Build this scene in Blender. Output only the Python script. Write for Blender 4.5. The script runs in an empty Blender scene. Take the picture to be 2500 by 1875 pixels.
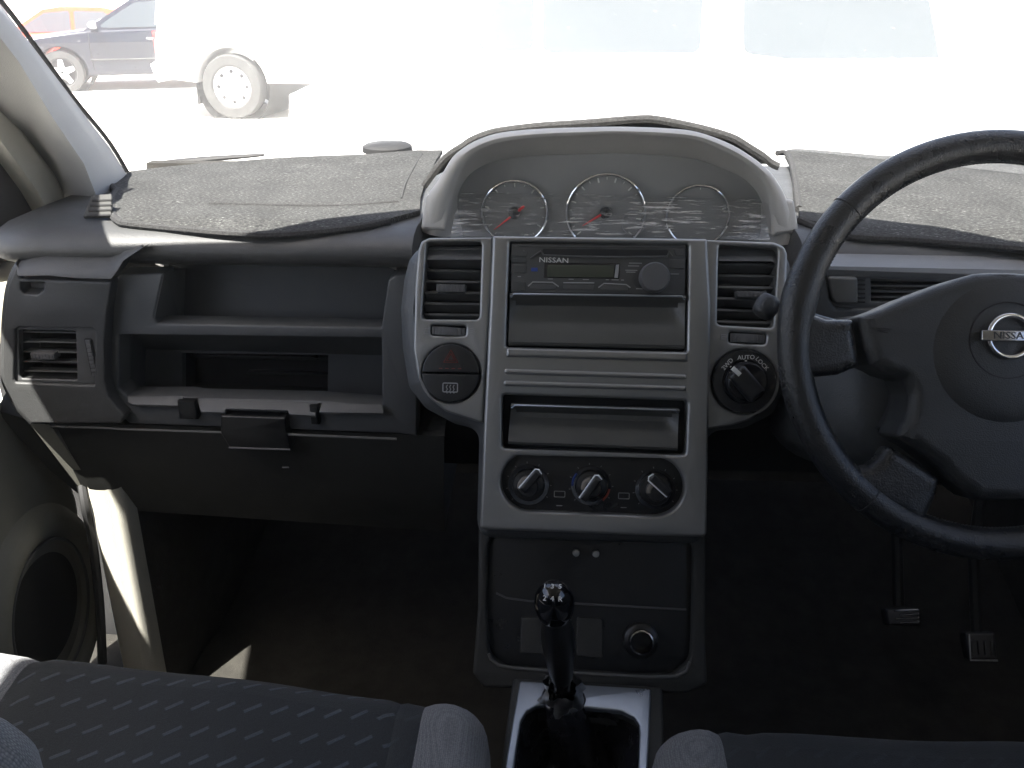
import bpy, bmesh, math, random
from mathutils import Vector, Matrix
from mathutils.geometry import tessellate_polygon
from math import sin, cos, tan, pi, radians
random.seed(4)
S = bpy.context.scene
COL = S.collection

# ------------------------------------------------------------------ camera
FPX = 2165.0
PITCH, YAW = radians(23.7), radians(3.0)
cd = bpy.data.cameras.new("camera"); cam = bpy.data.objects.new("camera", cd); COL.objects.link(cam)
S.camera = cam
CAM = Vector((0, 0, 1.40))
cam.location = CAM
cam.rotation_euler = (radians(90) - PITCH, 0, YAW)
cd.sensor_width = 36.0; cd.lens = 36.0 * FPX / 2500.0
cd.clip_start = 0.02; cd.clip_end = 600
S.render.resolution_x = 1024; S.render.resolution_y = 768

# ------------------------------------------------------------------ daylight
SUNV = Vector((-0.24, -0.42, 1.0)).normalized()          # towards the sun
w = bpy.data.worlds.new("World"); S.world = w; w.use_nodes = True
nt = w.node_tree; bg = nt.nodes["Background"]
sky = nt.nodes.new("ShaderNodeTexSky"); sky.sky_type = 'NISHITA'; sky.sun_disc = False
sky.sun_elevation = math.asin(SUNV.z); sky.sun_rotation = math.atan2(SUNV.x, SUNV.y)
sky.air_density = 0.75; sky.dust_density = 3.0; sky.ozone_density = 0.4
nt.links.new(sky.outputs[0], bg.inputs[0]); bg.inputs[1].default_value = 0.07
sd = bpy.data.lights.new("sun", 'SUN'); so = bpy.data.objects.new("sun", sd); COL.objects.link(so)
sd.energy = 5.0; sd.angle = radians(0.5); sd.color = (1.0, 0.965, 0.90)
so.rotation_euler = (-SUNV).to_track_quat('-Z', 'Y').to_euler()
so.location = (0, 0, 12)
S.view_settings.view_transform = 'Standard'; S.view_settings.look = 'None'
S.view_settings.exposure = 2.55; S.view_settings.gamma = 1.0; S.view_settings.use_curve_mapping = False
S.render.engine = 'CYCLES'
cy = S.cycles
cy.use_denoising = True; cy.max_bounces = 10; cy.diffuse_bounces = 6; cy.glossy_bounces = 4
cy.transparent_max_bounces = 16; cy.volume_bounces = 1; cy.transmission_bounces = 6
cy.sample_clamp_indirect = 6.0; cy.blur_glossy = 0.5; cy.caustics_reflective = False; cy.caustics_refractive = False

GLARE_HAZE = 0.013
# ------------------------------------------------------------------ pixels to rays
_R = cam.rotation_euler.to_matrix()
def ray(px, py):
    return _R @ Vector(((px - 1250) / FPX, -(py - 937.5) / FPX, -1.0))
def at(px, py, d):
    return CAM + ray(px, py) * d
def hit(px, py, o, n):
    r = ray(px, py)
    return CAM + r * ((Vector(o) - CAM).dot(n) / r.dot(n))
def crop(ox, oy, s):
    return lambda *p: [(ox + x / s, oy + y / s) for x, y in p]
k1 = crop(0, 0, 2.212); k2 = crop(900, 0, 2.765); k3 = crop(1600, 0, 2.458)
k4 = crop(0, 550, 2.212); k5 = crop(950, 560, 2.212)
ka = crop(1700, 300, 2.765); kb = crop(1700, 800, 2.765); kc = crop(0, 1125, 2.212)
kd = crop(1000, 1125, 2.212); ke = crop(1600, 1300, 2.458); kf = crop(1200, 580, 4.424)
kg = crop(1200, 1080, 4.424); kh = crop(0, 600, 3.318); ki = crop(2000, 550, 3.318)
kj = crop(1150, 1500, 4.022); km = crop(1050, 400, 2.458); kv = crop(0, 0, 0.8848)

class Fr:
    """A local frame: origin, right, up, towards the viewer."""
    def __init__(s, o, x, n):
        s.o = Vector(o); s.n = Vector(n).normalized()
        x = Vector(x); s.x = (x - s.n * x.dot(s.n)).normalized(); s.y = s.n.cross(s.x)
    def P(s, u, v, w=0.0): return s.o + s.x * u + s.y * v + s.n * w
    def uv(s, p, w=0.0):
        q = hit(p[0], p[1], s.o + s.n * w, s.n) - s.o
        return (q.dot(s.x), q.dot(s.y))
    def uvs(s, ps, w=0.0): return [s.uv(p, w) for p in ps]
    def shift(s, w): return Fr(s.o + s.n * w, s.x, s.n)

# ------------------------------------------------------------------ materials
def mat(name, col, rough=0.55, metal=0.0, bump=0.0, bscale=400.0, var=0.0, vscale=6.0, spec=0.5, sheen=0.0, coat=0.0):
    m = bpy.data.materials.new(name); m.use_nodes = True
    n = m.node_tree; b = n.nodes["Principled BSDF"]
    b.inputs["Base Color"].default_value = (*col, 1); b.inputs["Roughness"].default_value = rough
    b.inputs["Metallic"].default_value = metal; b.inputs["Specular IOR Level"].default_value = spec
    if sheen: b.inputs["Sheen Weight"].default_value = sheen; b.inputs["Sheen Roughness"].default_value = 0.5
    if coat: b.inputs["Coat Weight"].default_value = coat; b.inputs["Coat Roughness"].default_value = 0.05
    tc = n.nodes.new("ShaderNodeTexCoord")
    if bump:
        t = n.nodes.new("ShaderNodeTexNoise"); t.inputs["Scale"].default_value = bscale; t.inputs["Detail"].default_value = 3
        n.links.new(tc.outputs["Object"], t.inputs["Vector"])
        bp = n.nodes.new("ShaderNodeBump"); bp.inputs["Strength"].default_value = bump; bp.inputs["Distance"].default_value = 0.001
        n.links.new(t.outputs[0], bp.inputs["Height"]); n.links.new(bp.outputs[0], b.inputs["Normal"])
    if var:
        t = n.nodes.new("ShaderNodeTexNoise"); t.inputs["Scale"].default_value = vscale; t.inputs["Detail"].default_value = 6
        t.inputs["Roughness"].default_value = 0.65
        n.links.new(tc.outputs["Object"], t.inputs["Vector"])
        r = n.nodes.new("ShaderNodeMapRange"); r.inputs[1].default_value = 0.3; r.inputs[2].default_value = 0.7
        r.inputs[3].default_value = 1 - var; r.inputs[4].default_value = 1 + var
        n.links.new(t.outputs[0], r.inputs[0])
        v = n.nodes.new("ShaderNodeVectorMath"); v.operation = 'SCALE'; v.inputs[0].default_value = col
        n.links.new(r.outputs[0], v.inputs["Scale"]); n.links.new(v.outputs[0], b.inputs["Base Color"])
        r2 = n.nodes.new("ShaderNodeMapRange"); r2.inputs[1].default_value = 0.3; r2.inputs[2].default_value = 0.7
        r2.inputs[3].default_value = min(1, rough + .08); r2.inputs[4].default_value = max(0.02, rough - .08)
        n.links.new(t.outputs[0], r2.inputs[0]); n.links.new(r2.outputs[0], b.inputs["Roughness"])
    return m
M = {}
M['dash'] = mat("dash_plastic", (.046, .047, .047), .50, bump=.5, bscale=900, var=.12, vscale=14)
M['lower'] = mat("lower_plastic", (.023, .0235, .0215), .6, bump=.5, bscale=900, var=.15, vscale=10)
M['bin'] = mat("bin_plastic", (.075, .078, .080), .50, bump=.35, bscale=1200, var=.10, vscale=9)
M['hood'] = mat("hood_plastic", (.42, .415, .395), .55, bump=.4, bscale=900, var=.06, vscale=12)  # pale tone puts the glare veil into the plastic
M['silver'] = mat("silver_paint", (.26, .26, .255), .36, metal=.65, bump=.12, bscale=2500, var=.05, vscale=20)
M['plate'] = mat("brushed_plate", (.34, .37, .41), .34, metal=.8, bump=.1, bscale=2000, var=.06, vscale=25)
M['tray'] = mat("grey_lid_plastic", (.085, .085, .08), .34, bump=.3, bscale=1400, var=.08, vscale=20)
M['black'] = mat("black_plastic", (.011, .0115, .012), .34, bump=.2, bscale=1500, var=.2, vscale=20)
M['radio'] = mat('radio_black', (.050, .051, .050), .42, bump=.2, bscale=1500, var=.15, vscale=20)  # raised above true black to paint in the glare
M['gloss'] = mat("gloss_black", (.008, .008, .010), .22, coat=.25)
M['knobgloss'] = mat("gear_knob_gloss", (.006, .006, .008), .07, coat=.5)
M['glint'] = mat("painted_glint", (.85, .87, .9), .35, metal=.3)
M['ledge'] = mat("sky_shine_ledge", (.17, .175, .18), .38, bump=.3, bscale=1400, var=.06, vscale=12)  # paler than the dash, with the sky's shine put into the colour
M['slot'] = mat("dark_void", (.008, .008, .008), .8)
M['vane'] = mat("vent_plastic", (.072, .073, .073), .38, bump=.2, bscale=1500, var=.1, vscale=30)  # lightened so the vents carry the glare veil in their colour
M['leather'] = mat("wheel_leather", (.013, .0135, .015), .30, bump=.6, bscale=700, var=.2, vscale=30)
M['pad'] = mat("wheel_pad", (.020, .021, .022), .40, bump=.5, bscale=1100, var=.12, vscale=20)
M['boot'] = mat("boot_vinyl", (.012, .012, .014), .24, bump=.5, bscale=300, var=.2, vscale=30)
M['chrome'] = mat("chrome", (.75, .75, .76), .08, metal=1.0)
M['darkchrome'] = mat("dark_chrome", (.35, .35, .36), .18, metal=1.0)
M['print'] = mat("white_print", (.62, .62, .60), .6)
M['greyprint'] = mat("grey_print", (.28, .28, .28), .6)
M['redprint'] = mat("red_print", (.30, .05, .035), .6)
M['needle'] = mat("needle_red", (.75, .03, .03), .45)
M['dial'] = mat("dial_face", (.27, .272, .265), .5, var=.1)  # dark dial lightened, glare over the gauges painted into it
M['beige'] = mat("beige_trim", (.42, .405, .35), .62, bump=.5, bscale=800, var=.07, vscale=9)
M['pillar'] = mat("pillar_trim", (.33, .33, .325), .6, bump=.5, bscale=900, var=.05, vscale=9)
M['door'] = mat("door_trim", (.20, .195, .165), .65, bump=.5, bscale=700, var=.12, vscale=8)
M['seal'] = mat("rubber_seal", (.015, .015, .015), .7)
M['grille'] = mat("speaker_cloth", (.012, .012, .012), .7, bump=.8, bscale=1800)
M['carpet'] = mat("carpet", (.017, .0155, .012), .95, bump=1.0, bscale=500, var=.35, vscale=30)
M['liner'] = mat("headliner", (.26, .255, .24), .9, bump=.4, bscale=900, var=.05)
M['rubber'] = mat("pedal_rubber", (.02, .02, .02), .5, var=.2, vscale=60)
M['metal'] = mat("worn_metal", (.38, .38, .37), .35, metal=.9, var=.25, vscale=60)
M['lcd'] = mat("lcd", (.05, .056, .042), .25)
M['knobgrey'] = mat("knob_plastic", (.09, .09, .092), .38, bump=.2, bscale=1500)
M['tan'] = mat("knob_tan", (.20, .18, .15), .35)
M['bluep'] = mat("blue_print", (.02, .05, .22), .5)
M['greyfab'] = None

def felt():
    m = mat("felt_mat", (.050, .049, .048), .9, spec=.2)
    n = m.node_tree; b = n.nodes["Principled BSDF"]
    tc = n.nodes.new("ShaderNodeTexCoord")
    mp = n.nodes.new("ShaderNodeMapping"); mp.inputs["Scale"].default_value = (.55, 1.5, 1)
    n.links.new(tc.outputs["Object"], mp.inputs[0])
    t = n.nodes.new("ShaderNodeTexNoise"); t.inputs["Scale"].default_value = 430; t.inputs["Detail"].default_value = 2; t.inputs["Roughness"].default_value = .7
    n.links.new(mp.outputs[0], t.inputs["Vector"])
    cr = n.nodes.new("ShaderNodeValToRGB")
    e = cr.color_ramp.elements; e[0].position = .38; e[0].color = (.013, .013, .0128, 1); e[1].position = .63; e[1].color = (.056, .057, .055, 1)
    x = e.new(.73); x.color = (.20, .20, .19, 1)
    n.links.new(t.outputs[0], cr.inputs[0])
    t2 = n.nodes.new("ShaderNodeTexNoise"); t2.inputs["Scale"].default_value = 14; t2.inputs["Detail"].default_value = 4
    n.links.new(tc.outputs["Object"], t2.inputs["Vector"])
    r = n.nodes.new("ShaderNodeMapRange"); r.inputs[1].default_value = .3; r.inputs[2].default_value = .7; r.inputs[3].default_value = .8; r.inputs[4].default_value = 1.2
    n.links.new(t2.outputs[0], r.inputs[0])
    v = n.nodes.new("ShaderNodeVectorMath"); v.operation = 'SCALE'
    n.links.new(cr.outputs[0], v.inputs[0]); n.links.new(r.outputs[0], v.inputs["Scale"])
    n.links.new(v.outputs[0], b.inputs["Base Color"])
    bp = n.nodes.new("ShaderNodeBump"); bp.inputs["Strength"].default_value = .6; bp.inputs["Distance"].default_value = .0006
    n.links.new(t.outputs[0], bp.inputs["Height"]); n.links.new(bp.outputs[0], b.inputs["Normal"])
    return m
M['felt'] = felt()
M['binding'] = mat("mat_binding", (.032, .032, .032), .9, bump=1, bscale=600, var=.4, vscale=400, spec=.3)

def seat_fabric(name, dashes):
    m = mat(name, (.030, .036, .044), .9, sheen=.05)
    n = m.node_tree; b = n.nodes["Principled BSDF"]; L = n.links
    tc = n.nodes.new("ShaderNodeTexCoord")
    fn = n.nodes.new("ShaderNodeTexNoise"); fn.inputs["Scale"].default_value = 900; fn.inputs["Detail"].default_value = 2
    L.new(tc.outputs["Object"], fn.inputs["Vector"])
    big = n.nodes.new("ShaderNodeTexNoise"); big.inputs["Scale"].default_value = 9; big.inputs["Detail"].default_value = 5
    L.new(tc.outputs["Object"], big.inputs["Vector"])
    def mth(op, a, b_=None, c=None):
        q = n.nodes.new("ShaderNodeMath"); q.operation = op
        for i, z in enumerate((a, b_, c)):
            if z is None: continue
            if isinstance(z, (int, float)): q.inputs[i].default_value = z
            else: L.new(z, q.inputs[i])
        return q.outputs[0]
    sp = n.nodes.new("ShaderNodeSeparateXYZ"); L.new(tc.outputs["Object"], sp.inputs[0])
    x, y = sp.outputs[0], sp.outputs[1]
    # little woven dashes, set slantwise in staggered rows
    PX, PY = .0252, .0295
    row = mth('FLOOR', mth('DIVIDE', y, PY))
    fy = mth('SUBTRACT', mth('FRACT', mth('DIVIDE', y, PY)), .5)
    xx = mth('ADD', mth('DIVIDE', x, PX), mth("MULTIPLY", row, .40))
    fx = mth('SUBTRACT', mth('FRACT', xx), .5)
    ax = mth('MULTIPLY', fx, PX); ay = mth('MULTIPLY', fy, PY)
    ca, sa = cos(.62), sin(.62)
    u = mth('ADD', mth('MULTIPLY', ax, ca), mth('MULTIPLY', ay, sa))
    v = mth('SUBTRACT', mth('MULTIPLY', ay, ca), mth('MULTIPLY', ax, sa))
    du = mth('SUBTRACT', 1.0, mth('SMOOTH_MIN', 1.0, mth('DIVIDE', mth('ABSOLUTE', u), .0165), .1))
    su = n.nodes.new("ShaderNodeMapRange"); su.interpolation_type = 'SMOOTHSTEP'
    L.new(mth('ABSOLUTE', u), su.inputs[0]); su.inputs[1].default_value = .0096; su.inputs[2].default_value = .0074; su.inputs[3].default_value = 0; su.inputs[4].default_value = 1
    sv = n.nodes.new("ShaderNodeMapRange"); sv.interpolation_type = 'SMOOTHSTEP'
    L.new(mth('ABSOLUTE', v), sv.inputs[0]); sv.inputs[1].default_value = .0024; sv.inputs[2].default_value = .0012; sv.inputs[3].default_value = 0; sv.inputs[4].default_value = 1
    d = mth('MULTIPLY', su.outputs[0], sv.outputs[0])
    d = mth('MULTIPLY', d, dashes)
    k = mth('ADD', mth('MULTIPLY', fn.outputs[0], .9), mth('MULTIPLY', big.outputs[0], .7))
    mx = n.nodes.new("ShaderNodeMix"); mx.data_type = 'RGBA'
    mx.inputs[6].default_value = (.027, .031, .034, 1); mx.inputs[7].default_value = (.072, .088, .105, 1)
    L.new(d, mx.inputs[0])
    vm = n.nodes.new("ShaderNodeVectorMath"); vm.operation = 'SCALE'; L.new(mx.outputs[2], vm.inputs[0]); L.new(k, vm.inputs["Scale"])
    L.new(vm.outputs[0], b.inputs["Base Color"])
    bp = n.nodes.new("ShaderNodeBump"); bp.inputs["Strength"].default_value = .7; bp.inputs["Distance"].default_value = .0012
    L.new(mth('ADD', mth('MULTIPLY', d, 1.2), fn.outputs[0]), bp.inputs["Height"]); L.new(bp.outputs[0], b.inputs["Normal"])
    return m
M['fabric'] = seat_fabric("seat_fabric_dashed", 1.0)
M['fabricside'] = seat_fabric("seat_fabric_side", .18)
def weave():
    m = mat("grey_weave", (.17, .175, .175), .85, sheen=.2)
    n = m.node_tree; b = n.nodes["Principled BSDF"]; L = n.links
    tc = n.nodes.new("ShaderNodeTexCoord")
    vo = n.nodes.new("ShaderNodeTexVoronoi"); vo.inputs["Scale"].default_value = 520; vo.inputs["Randomness"].default_value = .35
    L.new(tc.outputs["Object"], vo.inputs["Vector"])
    cr = n.nodes.new("ShaderNodeValToRGB"); e = cr.color_ramp.elements
    e[0].position = .1; e[0].color = (.20, .205, .21, 1); e[1].position = .75; e[1].color = (.085, .088, .095, 1)
    L.new(vo.outputs["Distance"], cr.inputs[0]); L.new(cr.outputs[0], b.inputs["Base Color"])
    bp = n.nodes.new("ShaderNodeBump"); bp.inputs["Strength"].default_value = .8; bp.inputs["Distance"].default_value = .001; bp.invert = True
    L.new(vo.outputs["Distance"], bp.inputs["Height"]); L.new(bp.outputs[0], b.inputs["Normal"])
    return m
M['weave'] = weave()

def glass(name, film=0.0, col=(.85, .85, .82), refl=.04, streak=False, glare_ramp=None):
    """Thin pane: clear, with a scattering film on it for dust, scratches and painted-in glare."""
    m = bpy.data.materials.new(name); m.use_nodes = True
    n = m.node_tree; L = n.links; n.nodes.remove(n.nodes["Principled BSDF"]); out = n.nodes["Material Output"]
    tr = n.nodes.new("ShaderNodeBsdfTransparent"); gl = n.nodes.new("ShaderNodeBsdfGlossy"); gl.inputs["Roughness"].default_value = .03
    m1 = n.nodes.new("ShaderNodeMixShader")
    lw = n.nodes.new("ShaderNodeLayerWeight"); pw = n.nodes.new("ShaderNodeMath"); pw.operation = 'POWER'; pw.inputs[1].default_value = 5.0
    L.new(lw.outputs["Facing"], pw.inputs[0])
    fr = n.nodes.new("ShaderNodeMapRange"); fr.inputs[3].default_value = refl; fr.inputs[4].default_value = .8
    L.new(pw.outputs[0], fr.inputs[0]); L.new(fr.outputs[0], m1.inputs[0])
    L.new(tr.outputs[0], m1.inputs[1]); L.new(gl.outputs[0], m1.inputs[2])
    df = n.nodes.new("ShaderNodeBsdfDiffuse"); df.inputs[0].default_value = (*col, 1)
    tl = n.nodes.new("ShaderNodeBsdfTranslucent"); tl.inputs[0].default_value = (*col, 1)
    m2 = n.nodes.new("ShaderNodeMixShader"); m2.inputs[0].default_value = .6
    L.new(df.outputs[0], m2.inputs[1]); L.new(tl.outputs[0], m2.inputs[2])
    m3 = n.nodes.new("ShaderNodeMixShader"); L.new(m1.outputs[0], m3.inputs[1]); L.new(m2.outputs[0], m3.inputs[2])
    tc = n.nodes.new("ShaderNodeTexCoord")
    mp = n.nodes.new("ShaderNodeMapping"); L.new(tc.outputs["Object"], mp.inputs[0])
    t = n.nodes.new("ShaderNodeTexNoise"); t.inputs["Detail"].default_value = 6; t.inputs["Roughness"].default_value = .7
    L.new(mp.outputs[0], t.inputs["Vector"])
    r = n.nodes.new("ShaderNodeMapRange")
    L.new(t.outputs[0], r.inputs[0])
    if streak:
        mp.inputs["Scale"].default_value = (1.0, 6, 14); t.inputs["Scale"].default_value = 30
        r.inputs[1].default_value = .50; r.inputs[2].default_value = .80; r.inputs[3].default_value = film * .12; r.inputs[4].default_value = film * 4
    else:
        t.inputs["Scale"].default_value = 3.0
        r.inputs[1].default_value = .3; r.inputs[2].default_value = .7; r.inputs[3].default_value = film * .8; r.inputs[4].default_value = film * 1.2
    val = r.outputs[0]
    if streak:                       # the scratches crowd together in cloudy patches
        cl = n.nodes.new("ShaderNodeTexNoise"); cl.inputs["Scale"].default_value = 16; cl.inputs["Detail"].default_value = 3; L.new(tc.outputs["Object"], cl.inputs["Vector"])
        c2 = n.nodes.new("ShaderNodeMapRange"); c2.inputs[1].default_value = .38; c2.inputs[2].default_value = .62; c2.inputs[3].default_value = .25; c2.inputs[4].default_value = 1.6
        L.new(cl.outputs[0], c2.inputs[0]); mm = n.nodes.new("ShaderNodeMath"); mm.operation = 'MULTIPLY'; mm.use_clamp = True
        L.new(val, mm.inputs[0]); L.new(c2.outputs[0], mm.inputs[1]); val = mm.outputs[0]
    if glare_ramp:                       # film thickens away from the passenger end, painting in lens glare
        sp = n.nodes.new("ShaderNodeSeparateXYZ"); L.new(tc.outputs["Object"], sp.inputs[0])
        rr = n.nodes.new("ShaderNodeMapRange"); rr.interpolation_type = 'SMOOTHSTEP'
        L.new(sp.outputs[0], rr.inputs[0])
        for i, z in zip((1, 2, 3, 4), glare_ramp): rr.inputs[i].default_value = z
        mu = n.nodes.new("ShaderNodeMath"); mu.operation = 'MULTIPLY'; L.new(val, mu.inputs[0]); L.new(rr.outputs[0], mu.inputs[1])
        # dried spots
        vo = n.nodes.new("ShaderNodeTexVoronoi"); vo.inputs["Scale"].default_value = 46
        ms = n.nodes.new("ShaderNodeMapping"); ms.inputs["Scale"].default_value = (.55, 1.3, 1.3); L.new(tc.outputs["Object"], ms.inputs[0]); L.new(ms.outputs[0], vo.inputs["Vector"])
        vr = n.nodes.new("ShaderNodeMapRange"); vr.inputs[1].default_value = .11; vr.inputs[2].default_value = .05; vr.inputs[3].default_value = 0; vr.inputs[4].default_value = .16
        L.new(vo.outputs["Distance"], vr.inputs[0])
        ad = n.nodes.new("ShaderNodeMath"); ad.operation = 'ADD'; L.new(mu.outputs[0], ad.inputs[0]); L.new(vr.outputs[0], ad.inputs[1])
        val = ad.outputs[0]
    L.new(val, m3.inputs[0]); L.new(m3.outputs[0], out.inputs[0])
    return m
M['windshield'] = glass("dusty_glare_windshield", film=.125, glare_ramp=(-.44, -.24, .006, 1.0))
M['lens'] = glass("scratched_lens", film=.24, streak=True)
M['carglass'] = mat("car_glass", (.05, .06, .065), .05, spec=.8)

def tint(name, k):
    m = bpy.data.materials.new(name); m.use_nodes = True
    n = m.node_tree; n.nodes.remove(n.nodes["Principled BSDF"]); tr = n.nodes.new("ShaderNodeBsdfTransparent"); tr.inputs[0].default_value = (k, k, k, 1)
    n.links.new(tr.outputs[0], n.nodes["Material Output"].inputs[0]); return m
M['tint'] = tint("dimming_glass", .45)  # for rear panes out of view, tint added to dim the cabin
# ------------------------------------------------------------------ mesh helpers
WL = {}
def wl(o): return WL.get(o.name, Vector((0, 0, 0)))
def props(o, label=None, cat=None, group=None, kind=None):
    if label: o["label"] = label
    if cat: o["category"] = cat
    if group: o["group"] = group
    if kind: o["kind"] = kind
    return o
def thing(name, label, cat, loc=(0, 0, 0), group=None):
    o = bpy.data.objects.new(name, None); COL.objects.link(o); o.location = loc; o.empty_display_size = .05
    WL[o.name] = Vector(loc)
    return props(o, label, cat, group)
def obj(name, V, F, m, parent=None, smooth=40):
    base = wl(parent) if parent else Vector((0, 0, 0))
    me = bpy.data.meshes.new(name)
    me.from_pydata([tuple(Vector(v) - base) for v in V], [], F); me.update()
    bm = bmesh.new(); bm.from_mesh(me); bmesh.ops.recalc_face_normals(bm, faces=bm.faces); bm.to_mesh(me); bm.free()
    if smooth:
        me.shade_smooth(); me.set_sharp_from_angle(angle=radians(smooth))
    o = bpy.data.objects.new(name, me); COL.objects.link(o)
    if isinstance(m, (list, tuple)):
        for q in m: me.materials.append(q)
    else: me.materials.append(m)
    if parent: o.parent = parent; WL[o.name] = base
    return o
class MB:
    def __init__(s): s.V = []; s.F = []
    def add(s, V, F):
        k = len(s.V); s.V += list(V); s.F += [tuple(i + k for i in f) for f in F]; return s
    def build(s, name, m, parent=None, smooth=40): return obj(name, s.V, s.F, m, parent, smooth)
def area(P): return .5 * sum(P[i][0] * P[(i + 1) % len(P)][1] - P[(i + 1) % len(P)][0] * P[i][1] for i in range(len(P)))
def rnd(P, r, k=5):
    """Round the corners of a polygon; r a number or one per corner."""
    out = []; N = len(P)
    for i in range(N):
        a, b, c = Vector(P[i - 1]), Vector(P[i]), Vector(P[(i + 1) % N])
        rr = r[i] if isinstance(r, (list, tuple)) else r
        d1, d2 = a - b, c - b
        if rr <= 0 or d1.length < 1e-9 or d2.length < 1e-9: out.append(tuple(b)); continue
        ang = d1.angle(d2); t = min(rr / max(tan(ang / 2), .05), d1.length * .49, d2.length * .49)
        p, q = b + d1.normalized() * t, b + d2.normalized() * t
        for j in range(k + 1):
            s = j / k; out.append(tuple(p * (1 - s) ** 2 + b * 2 * s * (1 - s) + q * s * s))
    return out
def clean(P, e=2e-5):
    o = []
    for p in P:
        if not o or (Vector(p) - Vector(o[-1])).length > e: o.append(tuple(p))
    if (Vector(o[0]) - Vector(o[-1])).length < e: o.pop()
    return o
def inset(P, d):
    """Move a loop d to the left of its direction."""
    N = len(P); out = []
    for i in range(N):
        a, b, c = Vector(P[i - 1]), Vector(P[i]), Vector(P[(i + 1) % N])
        e1, e2 = (b - a).normalized(), (c - b).normalized()
        n1, n2 = Vector((-e1.y, e1.x)), Vector((-e2.y, e2.x))
        m = n1 + n2
        if m.length < 1e-6: m = n1
        m.normalize(); k = max(m.dot(n1), .35)
        out.append(tuple(b + m * (d / k)))
    return out
def slab(fr, outer, holes=(), t=.004, bev=.001, w=0.0, seg=3, back=False, dome=0.0):
    """A plate in a frame's plane from w-t up to w, with holes and a rounded front edge: (V, F)."""
    V, F = [], []
    loops = [clean(outer)] + [clean(h) for h in holes]
    fronts = []
    for li, P in enumerate(loops):
        if (area(P) > 0) != (li == 0): P = P[::-1]
        rings = [(0, w - t)]
        for j in range(seg + 1):
            a = j / seg * pi / 2
            rings.append((bev * (1 - cos(a)), w - bev + bev * sin(a)))
        N = len(P); base = len(V)
        for d, ww in rings:
            for p in (inset(P, d) if d > 1e-9 else P): V.append(fr.P(p[0], p[1], ww))
        for r_ in range(len(rings) - 1):
            for i in range(N):
                a = base + r_ * N + i; b = base + r_ * N + (i + 1) % N
                F.append((a, b, b + N, a + N))
        fronts.append((base + (len(rings) - 1) * N, N, base))
    idx = [i for b, N, _ in fronts for i in range(b, b + N)]
    poly = [[Vector((*_uv(fr, V[i]), 0)) for i in range(b, b + N)] for b, N, _ in fronts]
    for tri in tessellate_polygon(poly): F.append(tuple(idx[i] for i in tri))
    if back:
        idx = [i for _, N, b in fronts for i in range(b, b + N)]
        poly = [[Vector((*_uv(fr, V[i]), 0)) for i in range(b, b + N)] for _, N, b in fronts]
        for tri in tessellate_polygon(poly): F.append(tuple(idx[i] for i in tri))
    return V, F
def _uv(fr, p): q = Vector(p) - fr.o; return (q.dot(fr.x), q.dot(fr.y))
def panel(name, fr, outer, m, parent=None, holes=(), t=.004, bev=.001, w=0.0, back=True, smooth=40, seg=3):
    return obj(name, *slab(fr, outer, holes, t, bev, w, seg, back), m, parent, smooth)
def rect(u0, v0, u1, v1): return [(u0, v0), (u1, v0), (u1, v1), (u0, v1)]
def circ(c, r, n=40, ry=None, a0=0):
    return [(c[0] + r * cos(a0 + 2 * pi * i / n), c[1] + (ry or r) * sin(a0 + 2 * pi * i / n)) for i in range(n)]
def loft(rings, closed=True, cap0=False, cap1=False):
    N = len(rings[0]); V = [p for r in rings for p in r]; F = []
    for i in range(len(rings) - 1):
        for j in range(N if closed else N - 1):
            a = i * N + j; b = i * N + (j + 1) % N
            F.append((a, b, b + N, a + N))
    if cap0: F.append(tuple(range(N)))
    if cap1: F.append(tuple(range((len(rings) - 1) * N, len(rings) * N)))
    return V, F
def tube(path, r, n=10, closed=False, caps=True, flat=1.0, up=None):
    P = [Vector(p) for p in path]; K = len(P); rings = []
    prev = None
    for i, p in enumerate(P):
        if closed: t = P[(i + 1) % K] - P[i - 1]
        else: t = P[min(i + 1, K - 1)] - P[max(i - 1, 0)]
        t.normalize()
        u = up if up is not None else (prev if prev is not None else (Vector((0, 0, 1)) if abs(t.z) < .9 else Vector((1, 0, 0))))
        s = t.cross(u); s.normalize(); u2 = s.cross(t); prev = u2
        rr = r[i] if isinstance(r, (list, tuple)) else r
        rings.append([p + (s * cos(2 * pi * j / n) + u2 * sin(2 * pi * j / n) * flat) * rr for j in range(n)])
    if closed: rings.append(rings[0]); return loft(rings)
    return loft(rings, True, caps, caps)
def lathe(fr, c, prof, n=40, cap=True):
    rings = [[fr.P(c[0] + r * cos(2 * pi * j / n), c[1] + r * sin(2 * pi * j / n), w_) for j in range(n)] for r, w_ in prof]
    return loft(rings, True, False, cap)
def box(fr, u0, u1, v0, v1, w0, w1, bev=.0008):
    return slab(fr, rect(u0, v0, u1, v1), (), w1 - w0, min(bev, abs(u1 - u0) * .3, abs(v1 - v0) * .3, (w1 - w0) * .6), w1, 2, True)
def pocket(fr, outer, depth, taper=.0, w=0.0, bev=.0):
    """An open-fronted recess: its walls and its back."""
    P = clean(outer)
    if area(P) < 0: P = P[::-1]
    Q = inset(P, taper) if taper else P
    V = [fr.P(*p, w) for p in P] + [fr.P(*p, w - depth) for p in Q]; N = len(P)
    F = [(i, (i + 1) % N, N + (i + 1) % N, N + i) for i in range(N)]
    for tri in tessellate_polygon([[Vector((*p, 0)) for p in Q]]): F.append(tuple(N + i for i in tri))
    return V, F
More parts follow.
